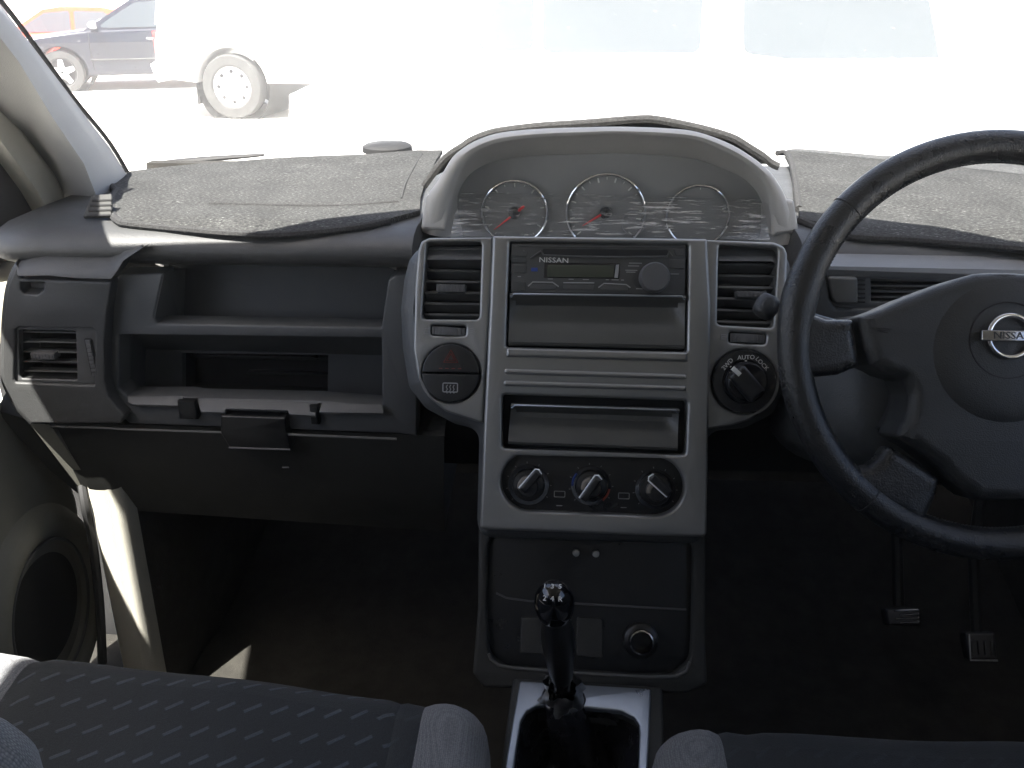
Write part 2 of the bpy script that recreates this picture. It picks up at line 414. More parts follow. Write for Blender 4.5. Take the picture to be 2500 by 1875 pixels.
def smooth_path(pts, k=6, closed=False):
    """Catmull-Rom through the points."""
    P = [Vector(p) for p in pts]; N = len(P); out = []
    rng = range(N) if closed else range(N - 1)
    for i in rng:
        if closed: p0, p1, p2, p3 = P[i - 1], P[i], P[(i + 1) % N], P[(i + 2) % N]
        else: p0, p1, p2, p3 = P[max(i - 1, 0)], P[i], P[i + 1], P[min(i + 2, N - 1)]
        for j in range(k):
            t = j / k
            out.append(.5 * ((2 * p1) + (-p0 + p2) * t + (2 * p0 - 5 * p1 + 4 * p2 - p3) * t * t + (-p0 + 3 * p1 - 3 * p2 + p3) * t ** 3))
    if not closed: out.append(P[-1])
    return out
def curve2(pts, k=6, closed=True): return [tuple(p)[:2] for p in smooth_path([(x, y, 0) for x, y in pts], k, closed)]
def lettering(name, fr, s, c, size, m, parent, rot=0.0, w=.0006, sx=1.0, space=1.0, ext=.0002):
    cu = bpy.data.curves.new(name, 'FONT'); cu.body = s; cu.size = size; cu.align_x = 'CENTER'; cu.align_y = 'CENTER'
    cu.extrude = ext; cu.resolution_u = 2; cu.space_character = space
    o = bpy.data.objects.new(name, cu); COL.objects.link(o)
    dg = bpy.context.evaluated_depsgraph_get(); me = bpy.data.meshes.new_from_object(o.evaluated_get(dg))
    bpy.data.objects.remove(o)
    V = [fr.P(c[0] + cos(rot) * v.co.x * sx - sin(rot) * v.co.y, c[1] + sin(rot) * v.co.x * sx + cos(rot) * v.co.y, w + v.co.z) for v in me.vertices]
    F = [tuple(p.vertices) for p in me.polygons]
    return obj(name, V, F, m, parent, 0)
def line2(fr, pts, r, w=.0, n=6): return tube([fr.P(u, v, w) for u, v in pts], r, n)
# ================================================================== cabin shell
XC = .05
def header_y(x):
    d = abs(x + .05); T = ((0, .862), (.18, .856), (.26, .825), (.41, .735), (.5, .735), (.6, .735), (.85, .72))
    for (a, p), (b, q) in zip(T, T[1:]):
        if d <= b: return p + (q - p) * (d - a) / (b - a)
    return T[-1][1]
def base_y(x): return 1.66 - .34 * ((x - XC) / .66) ** 2
shell = thing("car_roof", "pale grey fabric roof lining over the seats, above the windshield", "roof", (0, 0, 1.66))
xs = [-.68 + 1.46 * i / 110 for i in range(111)]
def roof_z(x, y): return 1.68 - .05 * ((x - XC) / .74) ** 2 - .03 * max(0, (y + .2)) ** 2 * 1.5
V, F = [], []
rings = []
for x in xs:
    yh = header_y(x)
    rings.append([Vector((x, yh + (-2.0 - yh) * t, roof_z(x, yh + (-2.0 - yh) * t))) for t in (0, .05, .15, .35, .6, 1)])
V, F = loft(rings, closed=False)
V2 = [v + Vector((0, 0, .045)) for v in V]
n0 = len(V); F2 = [tuple(i + n0 for i in f) for f in F]
Nr = len(rings[0]); K = len(rings)
rim = [i for i in range(0, K * Nr, Nr)] + [(K - 1) * Nr + j for j in range(1, Nr)] + [i for i in range((K - 2) * Nr + Nr - 1, -1, -Nr)] + [j for j in range(Nr - 2, 0, -1)]
Fs = [(rim[i], rim[(i + 1) % len(rim)], rim[(i + 1) % len(rim)] + n0, rim[i] + n0) for i in range(len(rim))]
obj("headliner", V + V2, F + F2 + Fs, M['liner'], shell)
def slabpoly(P, dx):      # closed prism from a loop of points, thickened along a vector
    N = len(P); V = [Vector(p) for p in P] + [Vector(p) + Vector(dx) for p in P]
    F = [(i, (i + 1) % N, N + (i + 1) % N, N + i) for i in range(N)] + [tuple(range(N)), tuple(range(N, 2 * N))]
    return V, F
# rear of the cabin: side walls under the windows, rear pillars, tailgate
side = thing("body_side", "beige inner wall and pillars of the car behind the front doors", "car body", (0, -1, .9))
for sx, nm in ((-1, 'a'), (1, 'b')):
    X = -.70 if sx < 0 else .80
    v, f = slabpoly([(X, -.15, .42), (X, -2.0, .42), (X, -2.0, 1.18), (X, -.15, 1.18)], (sx * .08, 0, 0)); obj("side_wall", v, f, M['beige'], side)
    v, f = slabpoly([(X, -.12, 1.181), (X, -.26, 1.181), (X, -.30, 1.62), (X, -.16, 1.62)], (sx * .06, 0, 0)); obj("pillar", v, f, M['beige'], side)
    v, f = slabpoly([(X, -1.55, 1.181), (X, -2.0, 1.181), (X, -2.0, 1.60), (X, -1.7, 1.60)], (sx * .06, 0, 0)); obj("pillar", v, f, M['beige'], side)
v, f = slabpoly([(-.70, -2.01, .42), (.80, -2.01, .42), (.80, -2.01, 1.22), (-.70, -2.01, 1.22)], (0, -.06, 0)); obj("tailgate_panel", v, f, M['beige'], side)
for X in (-.715, .815):
    v, f = slabpoly([(X, -.27, 1.181), (X, -1.55, 1.181), (X, -1.66, 1.60), (X, -.32, 1.60)], (.004, 0, 0)); obj("dimming_window", v, f, M['tint'], side)
v, f = slabpoly([(-.69, -2.02, 1.221), (.79, -2.02, 1.221), (.79, -2.0, 1.62), (-.69, -2.0, 1.62)], (0, .004, 0)); obj("dimming_window", v, f, M['tint'], side)

# floor and firewall
v, f = slabpoly([(-.75, -2.07, .44), (.86, -2.07, .44), (.86, 1.15, .44), (.86, 1.50, .55), (-.75, 1.50, .55), (-.75, 1.15, .44)], (0, 0, -.03))
props(obj("floor", v, f, M['carpet'], None, 20), kind="structure")
fw = slabpoly([(-.75, 1.51, .50), (.86, 1.51, .50), (.86, 1.60, 1.12), (-.75, 1.60, 1.12)], (0, .03, 0))
props(obj("firewall", *fw, M['carpet']), "dark carpeted bulkhead at the front of the footwells under the dashboard", "bulkhead")

fs_ = slabpoly([(.775, 1.1, .42), (.775, 1.6, .42), (.775, 1.6, 1.12), (.775, 1.1, 1.12)], (.04, 0, 0))
props(obj("footwell_side", *fs_, M['carpet']), "dark side lining of the driver footwell beyond the pedals", "side lining")
# windshield: a curved pane between the dashboard and the roof edge
rings = []
for i in range(25):
    x = -.66 + 1.42 * i / 24
    a = Vector((x, base_y(x), 1.10)); b = Vector((x * .96, header_y(x) + .01, roof_z(x, header_y(x)) + .02))
    rings.append([a.lerp(b, t) + Vector((0, .045, .03)) * sin(pi * t) for t in [j / 10 for j in range(11)]])
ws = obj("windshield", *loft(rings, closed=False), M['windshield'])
props(ws, "wide dusty windshield glass with painted glare and dried spots above the dashboard", "windshield")

# A pillar trims
def pillar(sx, lab):
    r = thing("pillar_trim", lab, "pillar trim", (-.62 * (1 if sx < 0 else -1) + (0 if sx < 0 else .1), 1.1, 1.3))
    mir = (lambda p: p) if sx < 0 else (lambda p: Vector((2 * XC - p.x, p.y, p.z)))
    # inner trim: windscreen edge (A), ridge (B), door side edge (C) of the trim, from the dash upwards
    secs = []
    def row(pA, pB, pC):
        A, B, C_ = (hit(*pA, (-.615, 0, 0), Vector((1, 0, 0))), hit(*pB, (-.600, 0, 0), Vector((1, 0, 0))), hit(*pC, (-.665, 0, 0), Vector((1, 0, 0))))
        return [A + Vector((-.04, .0, .0)), A + Vector((-.006, .001, 0)), A, A.lerp(B, .5) + Vector((.007, 0, .0)), B, B.lerp(C_, .5) + Vector((.006, -.004, 0)), C_, C_ + Vector((-.05, .01, 0))]
    base = row((330, 460), (240, 490), (178, 500))
    rows = [base, row((270, 362), (205, 400), (160, 470)), row((206, 280), (130, 290), (115, 385)), row((100, 140), (45, 150), (75, 335)), row((0, 12), (-70, 0), (15, 290))]
    # and on up to the roof corner
    top = Vector((-.64, .60, 1.62))
    last = rows[-1]; c = sum(last, Vector()) / len(last)
    for t in (.45, 1.0):
        rows.append([(p - c) * (1 - .25 * t) + c.lerp(top, t) for p in last])
    rows = [[mir(p) for p in q] for q in rows]
    obj("trim", *loft(rows, closed=True, cap0=True, cap1=True), M['pillar'], r, 50)
    # beige door-frame strip and black rubber seal beside it
    def strip(nm, px, w_, m, X):
        P = [mir(hit(*p, (X, 0, 0), Vector((1, 0, 0)))) for p in px] + [mir(Vector((-.68, .52, 1.60)))]
        obj(nm, *tube(smooth_path(P, 5), w_, 8, flat=.6), m, r)
    fs = []
    for p0, p1 in (((175, 530), (135, 560)), ((167, 505), (124, 525)), ((137, 430), (92, 468)), ((82, 358), (47, 405)), ((45, 308), (0, 342)), ((-10, 250), (-60, 280))):
        A_, B_ = [hit(*p, (-.668, 0, 0), Vector((1, 0, 0))) for p in (p0, p1)]
        fs.append([mir(q_) for q_ in (A_ + Vector((-.03, .01, .01)), A_, A_.lerp(B_, .3) + Vector((.006, 0, 0)), A_.lerp(B_, .7) + Vector((.006, 0, 0)), B_, B_ + Vector((-.03, 0, 0)))])
    tp = mir(Vector((-.68, .52, 1.60))); c_ = sum(fs[-1], Vector()) / 6
    fs.append([tp + (q_ - c_) for q_ in fs[-1]])
    obj("frame_strip", *loft(fs, cap0=True, cap1=True), M['beige'], r, 50)
    strip("seal", [(330, 455), (270, 352), (180, 240), (70, 90), (0, 0), (-60, -60)], .0035, M['seal'], -.622)
    # the outer sheet-metal pillar, roof corner
    P = [mir(Vector(p)) for p in ((-.74, 1.50, 1.10), (-.70, 1.40, 1.10), (-.62, .72, 1.665), (-.62, .60, 1.665), (-.72, .50, 1.665))]
    v, f = slabpoly(P, (mir(Vector((-.05, 0, .04))) - mir(Vector((0, 0, 0)))))
    obj("outer_post", v, f, M['black'], r, 30)
    return r
pillar(-1, "light grey pillar trim sloping up beside the passenger end of the windshield")
pillar(1, "light grey pillar trim beside the driver end of the windshield")
# roof rails over the doors
for sx, lab in ((-1, "grey roof rail above the passenger door window"), (1, "grey roof rail above the driver door window")):
    X = -.65 if sx < 0 else .75
    P = [(X, .74, 1.60), (X, -2.0, 1.58), (X + sx * .08, -2.0, 1.58), (X + sx * .08, .74, 1.60)]
    o = obj("roof_rail", *slabpoly(P, (0, 0, .05)), M['beige']); props(o, lab, "roof rail")

# ------------------------------------------------------------------ passenger door
DR = Fr((-.685, .8, .8), (0, 1, 0), (1, 0, 0))
door = thing("passenger_door", "grey beige passenger door with a round speaker low in its front corner", "car door", (-.685, .5, .8))
# lower panel with a raised front edge
fr = DR
def duv(px, w=0): return DR.uv(px, w)
top_z = 1.135 - .8
outer = [(-.95, -.40), (.0, -.40), duv((222, 1585)), duv((228, 1460)), duv((205, 1330)), duv((193, 1215)), duv((150, 1120)), duv((85, 1035)), (.17, .14), (.185, .25), (.18, .30), (.15, top_z), (.11, top_z - .015), (.06, top_z - .04), (.0, top_z - .048), (-.95, top_z - .05)]
panel("door_panel", DR, curve2(outer, 4), M['door'], door, t=.05, bev=.014)
# sill strip catching the light above the panel
P = [hit(*q, (-.672, 0, 0), Vector((1, 0, 0))) for q in k4((-60, 215), (0, 192), (60, 172), (128, 165))]
V, F = [], []
rows = []
for (a, b) in zip(k4((-90, 240), (0, 190), (70, 172), (131, 164)), k4((-90, 700), (2, 640), (30, 400), (100, 260))):
    A = hit(*a, (-.70, 0, 0), Vector((1, 0, 0))); B = hit(*b, (-.66, 0, 0), Vector((1, 0, 0)))
    rows.append([A + Vector((-.03, 0, -.02)), A, A.lerp(B, .35) + Vector((.012, 0, .006)), B])
obj("sill_trim", *loft(rows, closed=False), M['beige'], door, 60)
# window corner cover
sc = [hit(*q, (-.69, 0, 0), Vector((1, 0, 0))) for q in ((-60, 190), (20, 330), (90, 450), (150, 545), (140, 600), (110, 622), (60, 632), (-60, 650))]
obj("corner_cover", *slabpoly(sc, (-.02, 0, 0)), M['seal'], door)
# speaker
cs = duv((130, 1492), .01)
R1 = .092
prof = [(R1 + .045, -.005), (R1 + .036, .010), (R1 + .022, .018), (R1 + .008, .016), (R1, .008), (R1 - .004, -.004)]
obj("speaker_ring", *loft([[DR.P(cs[0] + r * cos(2 * pi * j / 56), cs[1] + r * 1.12 * sin(2 * pi * j / 56), w_) for j in range(56)] for r, w_ in prof]), M['door'], door)
obj("speaker_rim", *tube([DR.P(cs[0] + (R1 - .002) * cos(a), cs[1] + (R1 - .002) * 1.12 * sin(a), .010) for a in [2 * pi * i / 56 for i in range(56)]], .0022, 8, closed=True), M['knobgrey'], door)
obj("speaker_grille", *lathe(DR, cs, [(R1 - .002, -.002), (R1 * .8, .001), (R1 * .4, .002), (.001, .002)], 56), M['grille'], door)
# driver's door, outside the frame
dd = thing("driver_door", "grey beige driver door beyond the steering wheel", "car door", (.80, .5, .8))
obj("door_panel", *slabpoly([(.80, 1.1, .42), (.80, -.14, .42), (.80, -.14, 1.13), (.80, 1.1, 1.13)], (.06, 0, 0)), M['door'], dd)

# kick panel: dark seal, beige trim curving to the bulkhead
kick = thing("kick_panel", "cream plastic kick panel at the side of the passenger footwell", "kick panel", (-.6, 1.1, .6))
rows = []
for z in (.42, .50, .60, .70, .78, .812):
    rows.append([Vector((x, y + .03 * (z - .7), z)) for x, y in ((-.612, .985), (-.606, .972), (-.600, .966), (-.590, .964), (-.580, .9645), (-.576, .9665), (-.574, .9665), (-.570, .966), (-.564, .970), (-.560, .979), (-.557, .995))])
obj("side_trim", *loft(rows, closed=False), M['beige'], kick, 60)
obj("gap_backing", *slabpoly([(-.80, 1.13, .42), (-.60, 1.13, .42), (-.60, 1.13, 1.10), (-.80, 1.13, 1.10)], (0, .01, 0)), M['seal'], kick)
rows = [[r_[-1] + Vector((-.002, -.001, 0)), r_[-1] + Vector((.002, .03, 0)), r_[-1] + Vector((.006, .12, 0)), Vector((-.53, 1.25, r_[0].z)), Vector((-.51, 1.55, r_[0].z))] for r_ in (rows[0], rows[2], rows[5])]
obj("carpet_lining", *loft(rows, closed=False), M['carpet'], kick, 60)
P = [hit(*q, (-.612, 0, 0), Vector((1, 0, 0))) for q in ((205, 1215), (218, 1280), (228, 1340), (238, 1420), (245, 1500), (250, 1620))]
P = [P[0] + Vector((-.03, .06, .06))] + P
obj("seal", *tube(smooth_path(P, 5), .006, 8), M['seal'], kick)

# ================================================================== dashboard
dash = thing("dashboard", "dark grey plastic dashboard with open glove compartment and end air vents", "dashboard", (0, 1.2, .95))
XL, XR = -.655, .76
prof = [(1.70, 1.10), (1.60, 1.125), (1.45, 1.150), (1.25, 1.158), (1.05, 1.160), (.985, 1.159), (.962, 1.155), (.948, 1.147), (.943, 1.137), (.947, 1.126), (.962, 1.118), (1.04, 1.115)]
rings = []
for i in range(121):
    x = XL + (XR - XL) * i / 120
    e = max(0, (-.60 - x) / .055)
    rings.append([Vector((x, min(y, base_y(x) + .03) + .03 * e * e * (1 if y < 1.1 else 0), (z - .006 * e) - (.055 if -.150 < x < .262 and y < 1.06 else 0))) for y, z in prof])
obj("top_pad", *loft(rings, closed=False), M['dash'], dash, 50)

DSH = Fr((0, .95, 1.0), (1, 0, 0), (0, -1, 0))
U = DSH.uvs
# glove compartment frame
outer = U(k4((612, 300), (640, 262), (884, 262), (832, 500), (850, 531), (2060, 553), (2096, 295), (2130, 272), (2250, 262), (2250, 1140), (2150, 1125), (700, 1072), (640, 1020), (588, 900), (580, 600)))
hole = U(k4((645, 592), (2060, 610), (2064, 975), (1715, 950), (1060, 935), (990, 925), (690, 925), (642, 880)))
panel("glovebox_frame", DSH, rnd(outer, [.006, .004, .002, .002, .002, .002, .002, .004, 0, 0, 0, .004, .01, .02, .02]), M['bin'], dash, [rnd(hole, .002)], t=.03, bev=.0025)
# the upper bin: back, floor and walls
BK = Fr((0, 1.035, 1.1), (1, 0, 0), (0, -1, .12))
bk = BK.uvs(k4((882, 168), (2090, 178), (2200, 200), (2200, 560), (990, 545), (985, 235), (890, 205)))
ub = panel("upper_bin", BK, rnd(bk, .003), M['bin'], dash, t=.006, bev=.0012)
f0 = DSH.uv(k4((850, 533))[0]); f1 = DSH.uv(k4((2200, 556))[0])
v, f = slabpoly([DSH.P(f0[0] - .02, f0[1] - .004, -.012), DSH.P(f1[0], f1[1] - .004, -.012), BK.P(*BK.uv(k4((2190, 566))[0])), BK.P(*BK.uv(k4((900, 552))[0]))], (0, 0, -.006))
obj("bin_floor", v, f, M['bin'], ub)
a = DSH.P(*DSH.uv(k4((884, 264))[0]), -.001); b = BK.P(*BK.uv(k4((1003, 230))[0])); c = BK.P(*BK.uv(k4((992, 548))[0])); d = DSH.P(*DSH.uv(k4((833, 502))[0]), -.001)
obj("bin_wall", *slabpoly([a, b, c, d], (-.008, 0, 0)), M['bin'], ub)
a = DSH.P(*DSH.uv(k4((2098, 293))[0]), -.03); b = a + Vector((.0, .085, .02)); c = b - Vector((0, 0, .09)); d = a - Vector((0, 0, .11))
obj("bin_wall", *slabpoly([a, b, c, d], (.008, 0, 0)), M['bin'], ub)
# hinge pins at the bin's top corners
hp = MB()
for q in (k4((850, 192))[0], k4((2100, 205))[0]):
    c = hit(*q, (0, .99, 0), Vector((0, 1, 0)))
    hp.add(*tube([c + Vector((-.028, 0, .001)), c + Vector((.004, 0, 0))], .0012, 8)); hp.add(*tube([c, c + Vector((.012, -.004, -.003))], .0048, 8))
    hp.build("hinge_pin", M['metal'], dash); hp = MB()
# lower bin
LBK = Fr((0, 1.045, 1.0), (1, 0, 0), (0, -1, 0))
ringA = [DSH.P(*q, -.028) for q in U(k4((640, 588), (2066, 606), (2068, 1000), (640, 945)))]
ringB = [LBK.P(*q) for q in LBK.uvs(k4((785, 668), (2078, 702), (2088, 1010), (785, 965)))]
lb = obj("lower_bin", *loft([ringA, ringB]), M['bin'], dash, 30)
rec = LBK.uvs(k4((985, 690), (1772, 702), (1768, 950), (985, 925)))
bb = LBK.uvs(k4((780, 660), (2080, 700), (2080, 985), (780, 945)))
panel("bin_back", LBK, bb, M['bin'], lb, [rec], t=.012, bev=.001)
obj("bin_recess", *pocket(LBK, rec, .05, .004, -.012), M['slot'], lb)
obj("recess_rail", *MB().add(*box(LBK, rec[0][0] + .004, rec[1][0] - .004, rec[0][1] - .012, rec[0][1] - .007, -.03, -.012)).add(*box(LBK, rec[0][0] + .07, rec[1][0] - .004, rec[3][1] + .021, rec[3][1] + .024, -.045, -.03)).__dict__.values(), M['black'], lb)
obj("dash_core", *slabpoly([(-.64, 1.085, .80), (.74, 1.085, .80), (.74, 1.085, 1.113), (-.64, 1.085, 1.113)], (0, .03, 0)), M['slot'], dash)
# ledges along the lower lip, facing up to the light
LG = Fr((0, .95, .955), (1, 0, 0), (0, -.62, .78))
def ledge(nm, px, m, parent, w=.0, t=.004, bev=.001):
    return panel(nm, LG, LG.uvs(k4(*px), w), m, parent, t=t, bev=bev, w=w)
lp = ledge("lower_lip", ((690, 922), (992, 926), (985, 975), (716, 968), (690, 955)), M['bin'], dash, .002)
ledge("lip_ledge", ((1062, 938), (1715, 958), (1702, 1030), (1560, 1020), (1555, 1000), (1220, 990), (1212, 1012), (1085, 1008)), M['bin'], lp, .000)
ledge("lip_ledge", ((1740, 955), (2064, 966), (2074, 1016), (1722, 1010)), M['bin'], lp, .002)
lt = MB()
c = DSH.uv(k4((1030, 965))[0]); lt.add(*box(DSH, c[0] - .012, c[0] + .010, c[1] - .016, c[1] + .008, 0, .011, .003)); lt.build("hinge_bracket", M['black'], dash); lt = MB()
c = DSH.uv(k4((1712, 1000))[0]); lt.add(*box(DSH, c[0] - .006, c[0] + .004, c[1] - .014, c[1] + .010, 0, .012, .003))
lt.build("hinge_bracket", M['black'], dash)
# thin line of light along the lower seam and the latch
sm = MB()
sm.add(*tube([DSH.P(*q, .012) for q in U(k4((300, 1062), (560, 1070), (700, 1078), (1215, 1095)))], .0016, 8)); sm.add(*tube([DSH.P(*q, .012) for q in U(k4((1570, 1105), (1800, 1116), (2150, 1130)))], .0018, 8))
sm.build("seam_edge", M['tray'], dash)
q = U(k4((1216, 998), (1560, 1010), (1565, 1075), (1590, 1178), (1262, 1166), (1216, 1090)))
la = panel("latch", DSH, rnd(q, .002), M['black'], dash, t=.02, bev=.002, w=.016)
obj("latch_edge", *tube([DSH.P(*p, .017) for p in U(k4((1262, 1166), (1588, 1177)))], .0012, 8), M['knobgrey'], la)
obj("latch_edge", *tube([DSH.P(*p, .016) for p in U(k4((1545, 1274), (1578, 1274)))], .001, 8), M['knobgrey'], la)

# lower panel under the glove compartment, bent back to the footwell
rows = []
T = k4((-20, 1000), (200, 1062), (480, 1070), (900, 1085), (1400, 1100), (2150, 1130), (2400, 1138))
Bt = k4((400, 1420), (520, 1532), (700, 1540), (950, 1556), (1300, 1580), (1900, 1620), (2400, 1650))
for tq, bq in zip(T, Bt):
    A = hit(*tq, (0, .957, 0), Vector((0, 1, 0))); B = hit(*bq, (0, 1.0, 0), Vector((0, 1, 0)))
    rows.append([A + Vector((0, .04, .02)), A, A.lerp(B, .3) + Vector((0, -.006, 0)), A.lerp(B, .7) + Vector((0, -.008, 0)), B, B + Vector((0, .01, -.002)), B + Vector((0, .30, .03))])
obj("lower_panel", *loft(rows, closed=False), M['lower'], dash, 50)
# beige side strip running down to the kick panel
q = k4((160, 1072), (265, 1075), (300, 1130), (560, 1500), (545, 1535), (520, 1532), (165, 1085))
Vv = [hit(*p, (0, .945 if p[1] < 1110 else .985, 0), Vector((0, 1, 0))) for p in q]
A, B = [hit(*p, (0, .946, 0), Vector((0, 1, 0))) for p in k4((160, 1072), (268, 1075))]
C_, D = [hit(*p, (0, .99, 0), Vector((0, 1, 0))) for p in k4((552, 1490), (520, 1533))]
obj("end_strip", *slabpoly([A, B, C_, D], (-.002, .02, 0)), M['door'], dash)

# end module with the side vent
EM = Fr((0, .932, 1.0), (1, 0, 0), (0, -1, 0))
E = EM.uvs
outer = E(kh((150, 272), (360, 275), (905, 292), (900, 330), (868, 520), (845, 800), (850, 1100), (880, 1230), (960, 1330), (1010, 1380), (980, 1440), (250, 1440), (140, 1325), (45, 1160), (14, 1000), (20, 700), (62, 330), (125, 180), (150, 190)))
vh = E(kh((120, 680), (160, 662), (745, 672), (770, 700), (765, 1135), (125, 1110), (110, 1085)))
notch = E(kh((165, 292), (365, 296), (345, 370), (300, 398), (185, 390), (168, 360)))
em = panel("end_module", EM, clean(rnd(outer, .004)), M['dash'], dash, [rnd(vh, .003), rnd(notch, .004)], t=.05, bev=.0025, seg=4)
lc_ = E(kh((150, 190), (125, 184), (62, 330), (34, 500), (20, 700), (14, 1000), (24, 1100), (45, 1160), (90, 1250), (140, 1325), (200, 1390), (250, 1440)))
lc_ = [Vector((*p, 0)) for p in lc_]; cc_ = Vector((-.5, .04, 0))
obj('end_cap', *loft([[EM.P(*((cc_ + (p - cc_) * k_)[:2]), w_) for p in smooth_path(lc_, 4)] for k_, w_ in ((.985, -.001), (1.0, -.0015), (1.03, -.004), (1.05, -.010), (1.065, -.02), (1.07, -.05))], closed=False), M['dash'], em, 60)
obj("finger_notch", *pocket(EM, rnd(notch, .004), .008, .003, -.007), M['dash'], em)
def vent(fr, outline, nsl, parent, m_slat, tabq=None, depth=.045, w=0.0, th=.0022, dep=.012, tilt=-.25, name="air_vent", tabw=.0):
    a = obj(name, *pocket(fr, outline, depth, 0, w), M['slot'], parent)
    us = [p[0] for p in outline]; vs = [p[1] for p in outline]
    u0, u1, v0, v1 = min(us), max(us), min(vs), max(vs)
    # the lean of the outline
    mb = MB()
    for i in range(nsl):
        t = (i + .5) / nsl; v = v0 + (v1 - v0) * t
        f2 = Fr(fr.P(0, v, w - .008), fr.x, (fr.n * cos(tilt) + fr.y * sin(tilt)))
        mb.add(*box(f2, u0 + .0008, u1 - .0008, -th / 2, th / 2, -dep, 0, .0006))
    mb.build("vent_louvres", m_slat, a)
    if tabq:
        q = fr.uvs(tabq); us = [p[0] for p in q]; vs = [p[1] for p in q]
        mb = MB().add(*box(fr, min(us), max(us), min(vs), max(vs), w - .012, w + tabw, .0015))
        for i in range(7):
            u = min(us) + (max(us) - min(us)) * (i + .5) / 7
            mb.add(*box(fr, u - .0006, u + .0006, min(vs), max(vs), w + tabw, w + tabw + .0008, .0003))
        mb.build("vent_tab", M['knobgrey'], a)
    return a
vi = E(kh((132, 690), (600, 700), (612, 1100), (160, 1088), (138, 1060)))
pl = panel("vent_plate", EM, rnd(vh, .003), M['vane'], em, [rnd(vi, .003)], t=.01, bev=.0012, w=-.004)
vent(EM, rnd(vi, .003), 5, dash, M['tray'], kh((232, 885), (418, 888), (415, 935), (236, 930)), w=-.006, th=.0018, dep=.016, tilt=.15, tabw=.002)
tw = E(kh((668, 765), (735, 765), (728, 1058), (668, 1050)))
mb = MB()
for i in range(9):
    v = tw[2][1] + (tw[0][1] - tw[2][1]) * (i + .5) / 9
    mb.add(*box(EM, tw[0][0] + .002, tw[1][0] - .002, v - .0026, v + .0020, -.0034, -.0008, .0008))
vw_ = mb.build("vent_wheel", M['knobgrey'], dash)
panel("wheel_slot", EM, rnd(rect(tw[0][0], tw[2][1] - .001, tw[1][0], tw[0][1] + .001), .003), M['slot'], vw_, t=.003, bev=.0004, w=-.0032)
# raised lid above
A = kh((150, 245), (380, 240), (640, 262), (900, 268), (945, 210), (1000, 120), (1161, 10)); B = kh((190, 90), (380, 10), (640, 8), (880, 8), (960, 8), (1040, 6), (1175, 2))
rows = []
for a, b in zip(A, B):
    P0 = hit(*a, (0, .925, 0), Vector((0, 1, 0))); P1 = hit(*b, (0, .965, 0), Vector((0, 1, 0)))
    rows.append([P0 + Vector((0, .02, -.001)), P0 + Vector((0, .0015, -.0005)), P0, P0.lerp(P1, .12) + Vector((0, -.004, .001)), P0.lerp(P1, .4) + Vector((0, -.005, .003)), P0.lerp(P1, .75) + Vector((0, -.003, .003)), P1])
obj("end_lid", *loft(rows, closed=False), M['dash'], dash, 50)

# defroster grille at the corner of the dash top
DF = Fr((-.50, 1.0, 1.163), (1, 0, 0), (0, -.55, .83))
g = DF.uvs(k1((505, 1068), (612, 1062), (610, 1180), (455, 1185)))
dfv = panel("defroster_vent", DF, rnd(g, .002), M['lower'], dash, t=.004, bev=.001, w=.005)
mb = MB()
for i in range(4):
    y0 = 1085 + i * 27
    a, b = DF.uv(k1((498 - i * 9, y0))[0], .005), DF.uv(k1((606, y0 - 3))[0], .005)
    mb.add(*tube([DF.P(*a, .0052), DF.P(*b, .0052)], .0016, 8))
mb.build("grille_slots", M['slot'], dfv)

# ------------------------------------------------------------------ driver side of the dash
DV = Fr((0, .90, 1.0), (1, 0, 0), (0, -1, .1))
q = DV.uvs(ki((0, 385), (40, 365), (120, 372), (1700, 405), (2400, 430), (2400, 1900), (-100, 1900), (-300, 1300), (-250, 600)))
vo = DV.uvs(ki((60, 395), (310, 405), (1400, 445), (1500, 700), (130, 668), (95, 600)))
dp = panel("driver_panel", DV, rnd(q, .01), M['dash'], dash, [rnd(vo, .004)], t=.05, bev=.005, seg=4)
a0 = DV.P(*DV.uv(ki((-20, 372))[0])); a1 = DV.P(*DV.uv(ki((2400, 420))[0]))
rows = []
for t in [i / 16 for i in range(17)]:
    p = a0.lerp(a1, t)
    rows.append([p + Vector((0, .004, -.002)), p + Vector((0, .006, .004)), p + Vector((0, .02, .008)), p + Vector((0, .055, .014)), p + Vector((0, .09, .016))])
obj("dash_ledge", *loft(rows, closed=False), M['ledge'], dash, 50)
vb = DV.uvs(ki((430, 440), (1400, 480), (1400, 640), (430, 625)))
panel("vent_plate", DV, rnd(vo, .004), M['vane'], dp, [vb], t=.01, bev=.001, w=-.004)
vent(DV, vb, 4, dash, M['tray'], None, w=-.006, th=.0022, dep=.014, tilt=.1)
q = DV.uvs(ki((60, 408), (308, 418), (312, 640), (130, 632), (100, 590)))
panel("vent_knob", DV, rnd(q, .004), M['tray'], dash, t=.012, bev=.003, w=.003)
mb = MB()
for i in range(6):
    a, b = DV.uv(ki((322, 450 + i * 35))[0]), DV.uv(ki((378, 452 + i * 35))[0])
    mb.add(*tube([DV.P(*a, -.003), DV.P(*b, -.003)], .0010, 6))
mb.build("vent_marks", M['slot'], dash)
